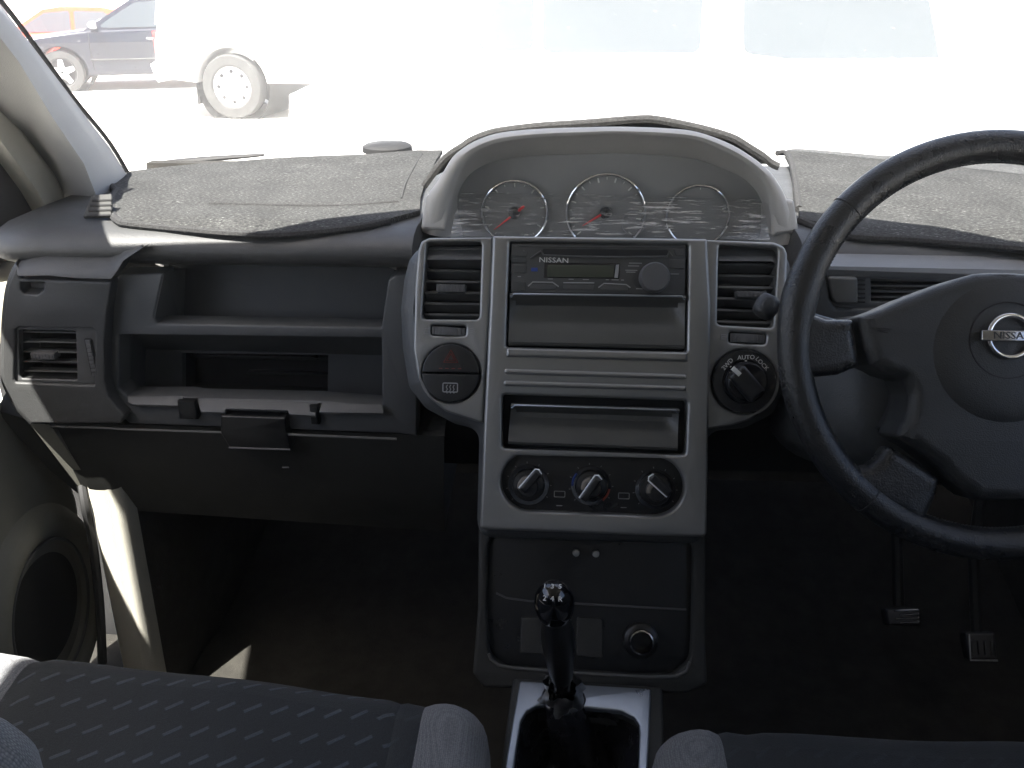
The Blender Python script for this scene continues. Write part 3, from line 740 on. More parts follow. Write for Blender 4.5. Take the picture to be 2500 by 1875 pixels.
# ------------------------------------------------------------------ dash mat
ZM = 1.166
def onz(px, z=ZM): return hit(*px, (0, 0, z), Vector((0, 0, 1)))
dm = thing("dash_mat", "speckled dark grey felt mat covering the dashboard top around the instrument hood", "dash mat", (0, 1.2, 1.166))
def sheet(nm, loop, th, m, parent, sub=0):
    """A soft felt sheet: filled outline with grid detail and thickness, hanging a little over the dash edge."""
    P = [Vector((p[0], p[1], 0)) for p in loop]
    bm = bmesh.new()
    vs = [bm.verts.new(p) for p in P]; bm.faces.new(vs)
    bmesh.ops.triangulate(bm, faces=bm.faces[:])
    xs_ = [p.x for p in P]; ys_ = [p.y for p in P]
    for i in range(1, 40):
        x = min(xs_) + (max(xs_) - min(xs_)) * i / 40
        bmesh.ops.bisect_plane(bm, geom=bm.verts[:] + bm.edges[:] + bm.faces[:], plane_co=(x, 0, 0), plane_no=(1, 0, 0))
    for i in range(1, 30):
        y = min(ys_) + (max(ys_) - min(ys_)) * (i / 30)
        bmesh.ops.bisect_plane(bm, geom=bm.verts[:] + bm.edges[:] + bm.faces[:], plane_co=(0, y, 0), plane_no=(0, 1, 0))
    V = [v.co.copy() for v in bm.verts]; bm.verts.index_update()
    F = [tuple(v.index for v in f.verts) for f in bm.faces]; bm.free()
    n = len(V)
    from mathutils import noise
    def zz(v, o):
        return matz(v.x, v.y) + o + .0018 * noise.noise(Vector((v.x * 9, v.y * 9, 0)))
    cnt = {}
    for f in F:
        for i in range(len(f)):
            e = (f[i], f[(i + 1) % len(f)]); k_ = tuple(sorted(e)); cnt.setdefault(k_, []).append(e)
    rimf = [(e[0][0], e[0][1], e[0][1] + n, e[0][0] + n) for e in cnt.values() if len(e) == 1]
    VV = [Vector((v.x, v.y, zz(v, th))) for v in V] + [Vector((v.x, v.y, zz(v, 0))) for v in V]
    return obj(nm, VV, F + [tuple(i + n for i in f) for f in F] + rimf, m, parent, 60)
def matz(x, y):
    return 1.160 - max(0, .985 - y) * .20
loop = k1((640, 945), (690, 927), (880, 905), (1100, 880), (1500, 855), (2000, 832)) + k2((330, 1010), (500, 1008), (450, 1090), (420, 1160), (372, 1250), (350, 1330), (345, 1420)) + k1((2100, 1180), (1900, 1205), (1500, 1222), (1240, 1217), (1000, 1205), (700, 1187), (640, 1178), (612, 1155), (603, 1110), (606, 1060), (628, 1020), (612, 1005), (603, 985))
lp1 = [tuple(onz(p)) for p in loop]
sheet("mat_panel", lp1, .006, M['felt'], dm)
# stitched binding along its near edge
bpts = [onz(p) for p in k1((640, 945), (603, 985), (612, 1005), (628, 1020), (606, 1060), (603, 1110), (612, 1155), (640, 1178), (700, 1187), (1000, 1205), (1240, 1217), (1500, 1222), (1900, 1205), (2100, 1180))] 
def drop(p, o=.003): return Vector((p.x, p.y, matz(p.x, p.y) + o))
obj("edge_binding", *tube(smooth_path([drop(p) for p in bpts], 5), .0048, 8), M['binding'], dm)
# the raised seam across the left part
obj("mat_seam", *tube(smooth_path([drop(onz(p), .006) for p in k1((1130, 1100), (1500, 1108), (1850, 1112), (2150, 1090))], 5), .0022, 8), M['binding'], dm)
obj("mat_seam", *tube(smooth_path([drop(onz(p), .006) for p in k2((360, 1040), (300, 1140), (250, 1240), (220, 1340))], 5), .0014, 8), M['binding'], dm)
# right part, beyond the instrument hood
loop = k3((790, 900), (840, 893), (1300, 925), (1900, 960), (2300, 985)) + kv((2500, 420), (2520, 585)) + ka((2212, 778), (1500, 742), (1000, 722), (700, 640), (690, 560), (668, 430), (640, 280), (600, 215))
lp2 = [tuple(onz(p)) for p in loop]
sheet("mat_panel", lp2, .006, M['felt'], dm)
bpts = [onz(p) for p in k3((730, 912), (785, 912), (815, 960), (840, 1060), (850, 1150), (862, 1245))]
obj("edge_binding", *tube(smooth_path([drop(p, .004) for p in bpts], 5), .0046, 8), M['binding'], dm)
bpts = [onz(p) for p in ka((700, 640), (1000, 722), (1500, 742), (2300, 782))]
obj("edge_binding", *tube(smooth_path([drop(p, .003) for p in bpts], 5), .0048, 8), M['binding'], dm)
# strip draped behind and over the instrument hood
hp_ = k2((372, 1255), (430, 1175), (500, 1085), (560, 1035), (640, 985), (700, 945), (800, 905), (900, 882), (1150, 852), (1450, 832), (1700, 812), (1830, 803), (1950, 808), (2212, 860)) + k3((450, 822), (560, 885), (640, 935), (690, 975), (738, 1000))
hb = [hit(*p, (0, 1.06, 0), Vector((0, 1, 0))) for p in hp_]
hb = smooth_path(hb, 4)
rows = []
for p in hb:
    zb = 1.166
    rows.append([p + Vector((0, -.002, -.004)), p + Vector((0, 0, .001)), p + Vector((0, .02, -.001)), Vector((p.x, p.y + .10, zb + (p.z - zb) * .72)), Vector((p.x * 1.0, p.y + .20, zb + (p.z - zb) * .25)), Vector((p.x, p.y + .27, zb - .002))])
obj("mat_panel", *loft(rows, closed=False), M['felt'], dm, 60)
obj("edge_binding", *tube(hb, .0045, 8), M['binding'], dm)

# black oval sensor cap and wiper
oc = Fr(hit(945, 353, (0, 1.50, 0), Vector((0, 1, 0))), (1, 0, 0), (0, -.03, 1))
cp = obj("sensor_cap", *lathe(oc, (0, 0), [(.042, -.01), (.041, -.002), (.036, .001), (.020, .003), (.001, .0035)], 32), M['seal'])
props(cp, "small dark oval cap behind the felt mat near the windshield base", "sensor cap")
P = [hit(*p, (0, 1.72, 0), Vector((0, 1, 0))) for p in k1((880, 905), (905, 885), (1100, 862), (1300, 846), (1425, 836))]
wp = thing("wiper", "black wiper arm lying along the bottom of the windshield glass", "wiper", P[1])
obj("wiper_arm", *tube(smooth_path(P, 4), [.010 * (1 - i / 18) + .003 for i in range(17)], 8, flat=.7), M['seal'], wp)
obj("wiper_blade", *tube([p + Vector((0, -.02, -.012)) for p in P[1:]], .004, 6), M['seal'], wp)

# ================================================================== instrument cluster
ic = thing("instrument_cluster", "arched instrument hood with three round gauges behind a scratched clear lens", "instrument cluster", (.03, 1.0, 1.16))
HY = 1.005
NH = Vector((0, 1, 0))
out_px = k2((350, 1560), (362, 1450), (375, 1390), (395, 1320), (440, 1262), (490, 1185), (560, 1070), (650, 995), (760, 938), (900, 900), (1150, 876), (1450, 865), (1700, 860), (2000, 870), (2212, 893)) + k3((430, 858), (560, 930), (690, 1030), (760, 1130), (790, 1190), (815, 1260), (835, 1350), (850, 1450))
in_px = k2((530, 1600), (535, 1500), (548, 1400), (560, 1330), (585, 1245), (640, 1120), (730, 1030), (850, 975), (980, 948), (1150, 930), (1450, 915), (1700, 908), (2000, 922), (2212, 945)) + k3((400, 905), (520, 970), (610, 1050), (660, 1120), (680, 1190), (690, 1270), (698, 1360), (705, 1470))
def resample(P, n):
    P = smooth_path(P, 6); L = [0]
    for i in range(1, len(P)): L.append(L[-1] + (P[i] - P[i - 1]).length)
    o = []; j = 0
    for i in range(n):
        t = L[-1] * i / (n - 1)
        while j < len(L) - 2 and L[j + 1] < t: j += 1
        o.append(P[j].lerp(P[j + 1], (t - L[j]) / max(1e-9, L[j + 1] - L[j])))
    return o
NR = 72
O_ = resample([hit(*p, (0, HY, 0), NH) for p in out_px], NR)
I_ = resample([hit(*p, (0, HY, 0), NH) for p in in_px], NR)
cen = Vector((.03, HY, 1.15))
def toward(p, k, dy): return Vector((cen.x + (p.x - cen.x) * k, p.y + dy, cen.z + (p.z - cen.z) * k))
deep_px = k2((640, 1640), (632, 1560), (615, 1480), (600, 1400), (608, 1300), (680, 1180), (800, 1105), (950, 1070), (1150, 1050), (1450, 1040), (1700, 1035), (2000, 1050), (2212, 1075)) + k3((400, 1010), (520, 1065), (600, 1140), (640, 1220), (655, 1280), (640, 1350), (620, 1440), (612, 1500))
D_ = resample([hit(*p, (0, 1.052, 0), NH) for p in deep_px], NR)
secs = [[toward(p, .97, .26) for p in O_], [toward(p, 1.0, .12) for p in O_], [toward(p, 1.0, .03) for p in O_]]
secs = [[Vector((q.x, q.y, min(q.z, 1.163 + (q.z - 1.163) * (.15, .65, .97)[i]) if q.z > 1.163 else q.z)) for q in s_] for i, s_ in enumerate(secs)]
secs += [[toward(p, 1.0, .006) for p in O_], [o.lerp(i, .12) + Vector((0, -.003, 0)) for o, i in zip(O_, I_)], [o.lerp(i, .4) + Vector((0, -.007, 0)) for o, i in zip(O_, I_)], [o.lerp(i, .75) + Vector((0, -.006, 0)) for o, i in zip(O_, I_)], I_, [i.lerp(d, .12) + Vector((0, .004, 0)) for i, d in zip(I_, D_)], [i.lerp(d, .6) for i, d in zip(I_, D_)], D_]
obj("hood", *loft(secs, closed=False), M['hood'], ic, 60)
# posts either side
for nm, q in (("l", k2((385, 1312), (552, 1326), (545, 1400), (520, 1560), (348, 1560), (372, 1392))), ("r", k3((690, 1215), (760, 1190), (835, 1200), (845, 1262), (868, 1400), (700, 1420), (695, 1262)))):
    PF = Fr((0, .985, 1.1), (1, 0, 0), (0, -1, .22))
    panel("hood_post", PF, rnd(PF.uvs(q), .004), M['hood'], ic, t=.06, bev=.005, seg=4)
# face
FC = Fr((0, 1.052, 1.15), (1, 0, 0), (0, -1, .0))
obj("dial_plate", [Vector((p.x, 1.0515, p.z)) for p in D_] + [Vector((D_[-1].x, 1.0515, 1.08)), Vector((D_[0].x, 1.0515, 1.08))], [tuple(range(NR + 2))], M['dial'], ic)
def gauge(cp_, rp, needle, ticks, a0=-1.2, a1=4.34):
    c = FC.uv(cp_, .004); e = FC.uv((cp_[0], cp_[1] - rp), .004); r = e[1] - c[1]
    ex = FC.uv((cp_[0] + rp * 1.02, cp_[1]), .004); rx = ex[0] - c[0]
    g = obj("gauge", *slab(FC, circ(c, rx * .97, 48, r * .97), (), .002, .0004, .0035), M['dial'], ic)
    obj("gauge_ring", *tube([FC.P(c[0] + rx * cos(a), c[1] + r * sin(a), .0055) for a in [2 * pi * i / 64 for i in range(64)]], .0016, 8, closed=True), M['chrome'], g)
    mb = MB()
    for i in range(ticks):
        a = a1 + (a0 - a1) * i / (ticks - 1)
        l0, l1 = (.80, .92) if i % 2 == 0 else (.86, .92)
        p, q = [FC.P(c[0] + rx * k_ * cos(a), c[1] + r * k_ * sin(a), .0042) for k_ in (l0, l1)]
        mb.add(*tube([p, q], .0009 if i % 2 == 0 else .0005, 4))
    mb.build("gauge_marks", M['print'], g)
    if needle:
        A, B = [FC.P(*FC.uv(p, .009), .009) for p in needle]
        d = (B - A)
        obj("gauge_needle", *tube([A - d * .06, A, A.lerp(B, .5), B], [.0012, .0019, .0014, .0005], 6), M['needle'], g)
        obj("needle_cap", *lathe(FC, c, [(.007, .004), (.007, .009), (.005, .011), (.0005, .0115)], 20), M['black'], g)
    return g
n1 = km((555, 262), (385, 395)); n2 = km((1060, 285), (915, 372))
gauge(km((507, 292))[0], 78, n1, 17); gauge(km((1053, 292))[0], 94, n2, 23); gauge(km((1605, 312))[0], 75, None, 3, .3, 2.8)
# small sub-dial in the right gauge and display window
c = FC.uv(km((1220, 355))[0], .004)
obj("sub_dial", *tube([FC.P(c[0] + .014 * cos(a), c[1] + .014 * sin(a), .005) for a in [2 * pi * i / 32 for i in range(32)]], .0006, 6, closed=True), M['greyprint'], ic)
# the lens, leaning towards the driver at its foot
LA = [hit(*p, (0, 1.036, 0), NH) for p in km((190, 165), (600, 178), (1000, 183), (1500, 188), (1985, 215))]
LBm = [hit(*p, (0, .955, 0), NH) for p in km((120, 440), (560, 432), (1000, 428), (1500, 440), (2040, 460))]
rows = []
for a, b in zip(smooth_path(LA, 6), smooth_path(LBm, 6)):
    rows.append([a.lerp(b, t) + Vector((0, 0, .003 * sin(pi * t))) for t in [i / 8 for i in range(9)]])
obj("clear_lens", *loft(rows, closed=False), M['lens'], ic, 60)
# floor of the cluster housing
fl = [Vector((-.135, 1.05, 1.128)), Vector((.24, 1.05, 1.128)), Vector((.24, .93, 1.128)), Vector((-.135, .93, 1.128))]
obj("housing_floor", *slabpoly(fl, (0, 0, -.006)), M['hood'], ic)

# ================================================================== centre stack
LEAN = radians(22)
STK = Fr(at(1465, 650, .90), (1, 0, 0), (0, -cos(LEAN), sin(LEAN)))
T5 = lambda *p: STK.uvs(k5(*p))
cs_ = thing("centre_console", "silver centre panel with air vents, storage lids, round switches and climate knobs", "centre console", (.04, .9, 1.0))
# housing behind the panel, dark with a rounded shoulder
hous = T5((190, 62), (120, 90), (75, 150), (48, 260), (30, 420), (40, 640), (75, 860), (170, 980), (330, 1065), (470, 1100), (455, 1700), (1720, 1740), (1740, 1110), (1960, 1090), (2120, 1010), (2200, 800), (2230, 500), (2210, 150), (2120, 70))
hr_ = clean(rnd(hous, .02))
if area(hr_) < 0: hr_ = hr_[::-1]
obj("housing", *loft([[STK.P(*p, w_) for p in inset(hr_, d_)] for d_, w_ in ((.018, -.008), (.014, -.010), (.007, -.016), (.002, -.026), (.0001, -.040), (-.004, -.14))]), M['bin'], cs_, 60)
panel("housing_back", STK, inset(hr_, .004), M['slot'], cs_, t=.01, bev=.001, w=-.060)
WL_ = T5((215, 42), (556, 38), (556, 200), (505, 1047), (470, 1040), (300, 985), (205, 905), (150, 800), (126, 650), (135, 320), (152, 110), (170, 62))
vl = T5((200, 66), (498, 62), (484, 486), (172, 484))
tl = T5((222, 516), (414, 520), (410, 576), (220, 572))
bl_c = STK.uv(k5((332, 778))[0]); bl_r = 158 / 2.212 / FPX * .905
hl_l = circ(bl_c, bl_r * 1.02, 48, bl_r * 1.02)
WR_ = T5((1716, 52), (2085, 66), (2140, 90), (2158, 130), (2150, 560), (2125, 800), (2070, 930), (1960, 1030), (1850, 1062), (1714, 1082))
vr = T5((1786, 78), (2108, 98), (2098, 300), (2060, 530), (1800, 518), (1776, 500))
vr = T5((1786, 78), (2108, 98), (2080, 532), (1776, 514))
tr = T5((1842, 552), (2044, 566), (2038, 622), (1838, 612))
br_c = STK.uv(k5((1920, 822))[0]); br_r = 170 / 2.212 / FPX * .905
hl_r = circ(br_c, br_r * 1.02, 48, br_r * 1.02)
wl_ = panel("silver_wing", STK, rnd(WL_, [.006, 0, 0, 0, .003, .01, .02, .02, .02, .01, .006, .004]), M['silver'], cs_, [rnd(vl, .0045), rnd(tl, .003), hl_l], t=.03, bev=.0028, w=-.004, seg=4)
wr_ = panel("silver_wing", STK, rnd(WR_, [0, .006, .006, .006, .02, .02, .02, .02, .01, 0]), M['silver'], cs_, [rnd(vr, .0045), rnd(tr, .003), hl_r], t=.03, bev=.0028, w=-.004, seg=4)
# main slab
CT = T5((560, 36), (1716, 52), (1735, 400), (1712, 1660), (1400, 1652), (490, 1618), (512, 1050), (545, 400))
h1 = T5((652, 68), (1615, 84), (1605, 662), (632, 636))
h2 = T5((612, 892), (1608, 925), (1598, 1218), (612, 1180))
yr = 162 / 2.212 / FPX * .885
cl0, cl1 = STK.uv(k5((762, 1362))[0]), STK.uv(k5((1430, 1388))[0])
d_ = (Vector(cl1) - Vector(cl0)).normalized(); ang = math.atan2(d_.y, d_.x)
h3 = [(cl1[0] + yr * cos(ang - pi / 2 + pi * i / 20), cl1[1] + yr * sin(ang - pi / 2 + pi * i / 20)) for i in range(21)] + [(cl0[0] + yr * cos(ang + pi / 2 + pi * i / 20), cl0[1] + yr * sin(ang + pi / 2 + pi * i / 20)) for i in range(21)]
slots = [rnd(T5(*q), .002) for q in (((632, 742), (1600, 772), (1600, 782), (632, 752)), ((632, 806), (1600, 836), (1600, 846), (632, 816)))]
ct = panel("silver_panel", STK, rnd(CT, [.003, .003, .02, .006, 0, .006, 0, .02]), M['silver'], cs_, [rnd(h1, .003), rnd(h2, .004), h3], t=.045, bev=.0035, w=.004, seg=4)
# two raised ribs between the openings
for q in (((630, 752), (1602, 782), (1602, 806), (1590, 810), (630, 782), (622, 768)), ((626, 815), (1602, 845), (1602, 868), (1590, 872), (626, 846), (618, 832))):
    panel("trim_rib", STK, rnd(T5(*q), .003), M['silver'], ct, t=.004, bev=.0026, w=.0066, seg=5)
panel("trim_ledge", STK, rnd(T5((636, 640), (1606, 664), (1608, 712), (1596, 716), (634, 688)), .002), M['silver'], ct, t=.004, bev=.003, w=.0072, seg=5)
# vents
vent(STK, rnd(vl, .004), 7, cs_, M['vane'], k5((252, 296), (408, 296), (404, 336), (252, 336)), w=-.008, th=.0030, dep=.016, tilt=.45, tabw=.004)
vent(STK, rnd(vr, .004), 7, cs_, M['vane'], k5((1884, 330), (2045, 338), (2045, 368), (1884, 364)), w=-.008, th=.0030, dep=.016, tilt=.45, tabw=.004)
for q in (tl, tr):
    a_ = obj("thumbwheel_slot", *pocket(STK, rnd(q, .003), .008, 0, -.006), M['slot'], cs_)
    mb = MB(); u0, u1 = q[0][0] + .002, q[1][0] - .002; v0, v1 = q[3][1] + .001, q[0][1] - .001
    for i in range(9):
        u = u0 + (u1 - u0) * (i + .5) / 9
        mb.add(*box(STK, u - .0028, u + .0026, v0 - (u - u0) * .04, v1 - (u - u0) * .05, -.014, -.0065 + .003 * sin(pi * (i + .5) / 9), .0008))
    mb.build("thumbwheel", M['knobgrey'], a_)
# printed marks beside the thumbwheels
mb = MB()
for cx in (200, 1812):
    cy_ = 548 if cx < 1000 else 580
    for dx, dy in ((0, -12), (0, 0), (0, 12)):
        p = T5((cx - 12, cy_ + dy), (cx + 12, cy_ + dy)); mb.add(*tube([STK.P(*p[0], -.0038), STK.P(*p[1], -.0038)], .0004, 4))
    p = T5((cx - 14, cy_ - 16), (cx - 14, cy_ + 16)); mb.add(*tube([STK.P(*p[0], -.0038), STK.P(*p[1], -.0038)], .0004, 4))
    mb.build("vent_symbol", M['greyprint'], cs_); mb = MB()
for dy in (-10, 0, 10):
    p = T5((430, 548 + dy), (446, 544 + dy), (462, 552 + dy)); mb.add(*tube([STK.P(*z, -.0038) for z in p], .0004, 4))
mb.build("vent_symbol", M['greyprint'], cs_)
# round switch pair on the left: hazard over rear demister
def halfdisc(c, r, top):
    a0 = 0 if top else pi
    off = .0007 if top else -.0007
    return [(c[0] + r * cos(a0 + pi * i / 24), c[1] + off + r * sin(a0 + pi * i / 24) * .995) for i in range(25)]
for top in (True, False):
    r_ = bl_r * .985
    b_ = panel("hazard_switch" if top else "demister_switch", STK, halfdisc(bl_c, r_, top), M['black'], cs_, t=.02, bev=.0016, w=.0005, seg=4)
    if top:
        mb = MB()
        for rr in (.0085, .005):
            tri = [(bl_c[0] + rr * cos(pi / 2 + 2 * pi * i / 3), bl_c[1] + .0155 + rr * sin(pi / 2 + 2 * pi * i / 3)) for i in range(3)]
            mb.add(*tube([STK.P(*p, .0008) for p in tri], .0005, 5, closed=True))
        for i in range(4): mb.add(*box(STK, bl_c[0] - .012 + i * .0065, bl_c[0] - .0085 + i * .0065, bl_c[1] + .0048, bl_c[1] + .0054, 0, .0008, .0001))
        mb.build("warning_triangle", M['redprint'], b_)
    else:
        mb = MB(); cx, cy_ = bl_c[0], bl_c[1] - .0145
        mb.add(*tube([STK.P(cx + x, cy_ + y, .0008) for x, y in rnd(rect(-.0075, -.0045, .0075, .0045), .0012)], .0006, 5, closed=True))
        for dx in (-.0035, 0, .0035): mb.add(*tube([STK.P(cx + dx + .0006 * (-1) ** i, cy_ - .006 + i * .0022, .0009) for i in range(5)], .0005, 5))
        mb.build("demister_symbol", M['greyprint'], b_)
# drive mode dial on the right
dl = obj("mode_dial", *lathe(STK, br_c, [(br_r * 1.0, -.02), (br_r * 1.0, -.001), (br_r * .97, .001), (br_r * .70, .0015), (br_r * .66, .0)], 56), M['black'], cs_)
obj("dial_knob", *lathe(STK, br_c, [(br_r * .64, 0), (br_r * .62, .013), (br_r * .56, .0155), (.0005, .016)], 48), M['gloss'], dl)
kf2 = Fr(STK.o, STK.x, STK.n)
a = STK.uv(k5((1868, 762))[0], .02); b = STK.uv(k5((1990, 905))[0], .02)
va = Vector(a); vb_ = Vector(b); ax = (va - vb_).normalized(); pr = Vector((-ax.y, ax.x)) * .0095
panel("dial_grip", STK, rnd([tuple(va + pr), tuple(va - pr), tuple(vb_ - pr), tuple(vb_ + pr)], .004), M['black'], dl, t=.012, bev=.004, w=.028, seg=4)
a = STK.uv(k5((1855, 748))[0], .0285); b = STK.uv(k5((1896, 786))[0], .0285); va, vb_ = Vector(a), Vector(b); ax = (va - vb_).normalized(); pr = Vector((-ax.y, ax.x)) * .0022
panel("dial_pointer", STK, [tuple(va + pr), tuple(va - pr), tuple(vb_ - pr), tuple(vb_ + pr)], M['print'], dl, t=.002, bev=.0003, w=.0290)
for s_, q, rt in (("2WD", (1826, 728), .85), ("AUTO", (1926, 692), .05), ("LOCK", (2012, 726), -.80)):
    lettering("dial_lettering", STK, s_, STK.uv(k5(q)[0]), .0062, M['print'], dl, rt, .0018)
mb = MB()
for q in ((1846, 742), (1926, 710), (1998, 746)):
    c = STK.uv(k5(q)[0]); mb.add(*box(STK, c[0] - .0009, c[0] + .0009, c[1] - .0007, c[1] + .0007, 0, .002, .0002))
mb.build("dial_dot", M['print'], dl)

# storage lids: bowed plates with a highlight painted along the top lip
def lid(nm, px, w0):
    q = T5(*px); u0, v1 = q[0]; u1, v1b = q[1]; u1c, v0 = q[2]; u0c, v0b = q[3]
    rows = []
    N = 30
    for i in range(N + 1):
        s = i / N
        top = Vector((u0 + (u1 - u0) * s, v1 + (v1b - v1) * s)); bot = Vector((u0c + (u1c - u0c) * s, v0b + (v0 - v0b) * s))
        e = min(s, 1 - s)
        col_ = []
        for t, ww in ((0, -.012), (0, .0), (.006, .0030), (.02, .0052), (.045, .0056), (.075, .0035), (.13, -.006), (.22, -.0115), (.34, -.0115), (.50, -.006), (.62, -.002), (.8, .0), (.93, .001), (.965, .0), (.97, -.002), (.985, -.002), (.99, .0), (1, -.001), (1, -.012)):
            p = top.lerp(bot, t)
            # the scoop fades out towards the corners in an arc
            k_ = min(1, e / .11); k_ = math.sqrt(max(0, 1 - (1 - k_) ** 2)) if ww < -.001 and .1 < t < .7 else 1
            sc_ = ww * (k_ if (ww < -.001 and .1 < t < .7) else 1)
            col_.append(STK.P(p.x, p.y, w0 + sc_))
        rows.append(col_)
    o = obj(nm, *loft(rows, closed=False, cap0=True, cap1=True), M['tray'], cs_, 35)
    a, b = q[0], q[1]
    obj("lid_glint", *tube([STK.P(a[0] + .001, a[1] - .004, w0 + .003), STK.P(a[0] + .004, a[1] - .0012, w0 + .0052), STK.P(b[0] - .004, b[1] - .0012, w0 + .0052), STK.P(b[0] - .001, b[1] - .004, w0 + .003)], .0012, 8), M['plate'], o)  # silver tube standing in for the highlight on the lip
    return o
lid("storage_lid", ((655, 345), (1598, 358), (1594, 646), (644, 625)), .001)
lid("storage_lid", ((660, 940), (1562, 968), (1555, 1192), (642, 1158)), .003)
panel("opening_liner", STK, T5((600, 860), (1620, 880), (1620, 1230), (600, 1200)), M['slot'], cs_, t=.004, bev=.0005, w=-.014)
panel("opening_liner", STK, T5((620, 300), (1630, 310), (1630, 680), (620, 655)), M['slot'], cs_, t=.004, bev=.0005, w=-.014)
# climate controls
cb = panel("climate_panel", STK, inset(h3, -.002) if area(h3) < 0 else inset(h3, -.002), M['black'], cs_, t=.01, bev=.0004, w=-.008)
def knob(cpx, rp, tip, tail, ringcol=None, bright=True):
    c = STK.uv(kg(cpx)[0], -.004); r = rp / 4.424 / FPX * .89
    kb_ = obj("climate_knob", *lathe(STK, c, [(r * 1.0, -.008), (r * .98, -.003), (r * .9, -.001), (r * .62, .0), (r * .60, .010), (r * .54, .0125), (.0005, .0128)], 48), M['black'], cs_)
    obj("knob_skirt", *lathe(STK, c, [(r * 1.22, -.0082), (r * 1.22, -.006), (r * 1.0, -.0058)], 48), M['gloss'], kb_)
    A = Vector(STK.uv(kg(tip)[0], .012)); B = Vector(STK.uv(kg(tail)[0], .012)); ax = (A - B).normalized(); pr = Vector((-ax.y, ax.x))
    if pr.x > 0: pr = -pr
    # grip bar: the bright line is a pale tube painting its edge highlight
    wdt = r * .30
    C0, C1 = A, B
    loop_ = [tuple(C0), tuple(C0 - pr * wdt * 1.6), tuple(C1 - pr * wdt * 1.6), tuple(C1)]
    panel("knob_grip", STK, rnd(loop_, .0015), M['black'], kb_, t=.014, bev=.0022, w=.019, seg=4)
    obj("knob_glint", *tube([STK.P(*(B + pr * .0004), .0165), STK.P(*(A + pr * .0004), .0175), STK.P(*(A + ax * .0018 - pr * wdt * .5), .017), STK.P(*(A - pr * wdt * 1.5), .0155)], .0009, 6), M['glint'], kb_)
    sc_ = [(c[0] + r * .5 * cos(a_), c[1] + r * .5 * sin(a_)) for a_ in [pi * .55 + pi * .5 * i / 10 for i in range(11)]]
    obj("knob_cap", *tube([STK.P(*p, .0118) for p in sc_], .0026, 6), M['tan'], kb_)
    # scale marks round the knob
    mb = MB()
    for i in range(9):
        a_ = 3.9 - i * .56
        p = [(c[0] + r * k_ * cos(a_), c[1] + r * k_ * sin(a_)) for k_ in (1.28, 1.38)]
        mb.add(*tube([STK.P(*p[0], -.0076), STK.P(*p[1], -.0076)], .0005, 4))
    mb.build("knob_marks", M['greyprint'], kb_)
    return c, r
knob((400, 460), 185, (478, 285), (300, 490)); c2, r2 = knob((1075, 470), 180, (1120, 350), (950, 595)); knob((1770, 510), 180, (1690, 400), (1890, 580))
for m_, a_0 in ((M['bluep'], pi * .78), (M['redprint'], -pi * .28)):
    obj("temperature_arc", *tube([STK.P(c2[0] + r2 * 1.14 * cos(a_0 + i * .09), c2[1] + r2 * 1.14 * sin(a_0 + i * .09), -.0055) for i in range(9)], .0012, 6), m_, cs_)
mb = MB()
for q in ((735, 560), (1430, 580)):
    c = STK.uv(kg(q)[0], -.007)
    mb.add(*tube([STK.P(c[0] + x, c[1] + y, -.0076) for x, y in rnd(rect(-.0055, -.003, .0055, .003), .001)], .0004, 4, closed=True))
    mb.add(*tube([STK.P(c[0] - .003, c[1] - .012, -.0076), STK.P(c[0] + .003, c[1] - .012, -.0076)], .0005, 4))
    mb.build("climate_symbol", M['greyprint'], cb); mb = MB()

# ------------------------------------------------------------------ radio
Tf = lambda *p: STK.uvs(kf(*p), .001)
rad = thing("car_radio", "black car radio with a disc slot, small display and round volume knob", "radio", (.04, .89, 1.15))
rf = panel("faceplate", STK, rnd(Tf((215, 62), (2100, 78), (2090, 622), (210, 596)), .002), M['radio'], rad, t=.03, bev=.001, w=.0005)
obj("face_seam", *tube([STK.P(*p, .0008) for p in Tf((228, 88), (2085, 105))], .0007, 5), M['knobgrey'], rf)
ds = Tf((430, 205), (530, 140), (560, 195), (900, 208), (1880, 210), (1900, 165), (1950, 205), (1945, 215), (900, 222), (600, 210), (440, 218))
sl = panel("disc_slot", STK, rnd(Tf((545, 118), (1915, 130), (1890, 200), (900, 204), (570, 190)), .002), M['slot'], rad, t=.002, bev=.0003, w=.0012)
obj("slot_lip", *tube([STK.P(*p, .0016) for p in Tf((425, 225), (530, 150), (562, 192), (900, 207), (1400, 212), (1890, 207), (1918, 160), (1950, 205))], .0011, 6), M['vane'], sl)
disp = panel("display", STK, Tf((605, 295), (1325, 302), (1320, 435), (600, 425)), M['lcd'], rad, t=.002, bev=.0003, w=.0014)
panel("display_window", STK, rnd(Tf((570, 268), (1390, 275), (1380, 445), (560, 435)), .001), M['gloss'], rad, t=.002, bev=.0003, w=.0009)
panel("display_bar", STK, Tf((1345, 295), (1378, 290), (1365, 435), (1325, 437)), M['greyprint'], rad, t=.002, bev=.0003, w=.0015)
lettering("brand_lettering", STK, "NISSAN", Tf((673, 246))[0], .0072, M['print'], rad, -.015, .0010, 1.25)
vk = obj("volume_knob", *lathe(STK, Tf((1755, 435))[0], [(.0155, 0), (.0150, .011), (.0135, .0135), (.0005, .014)], 40), M['knobgrey'], rad)
mb = MB()
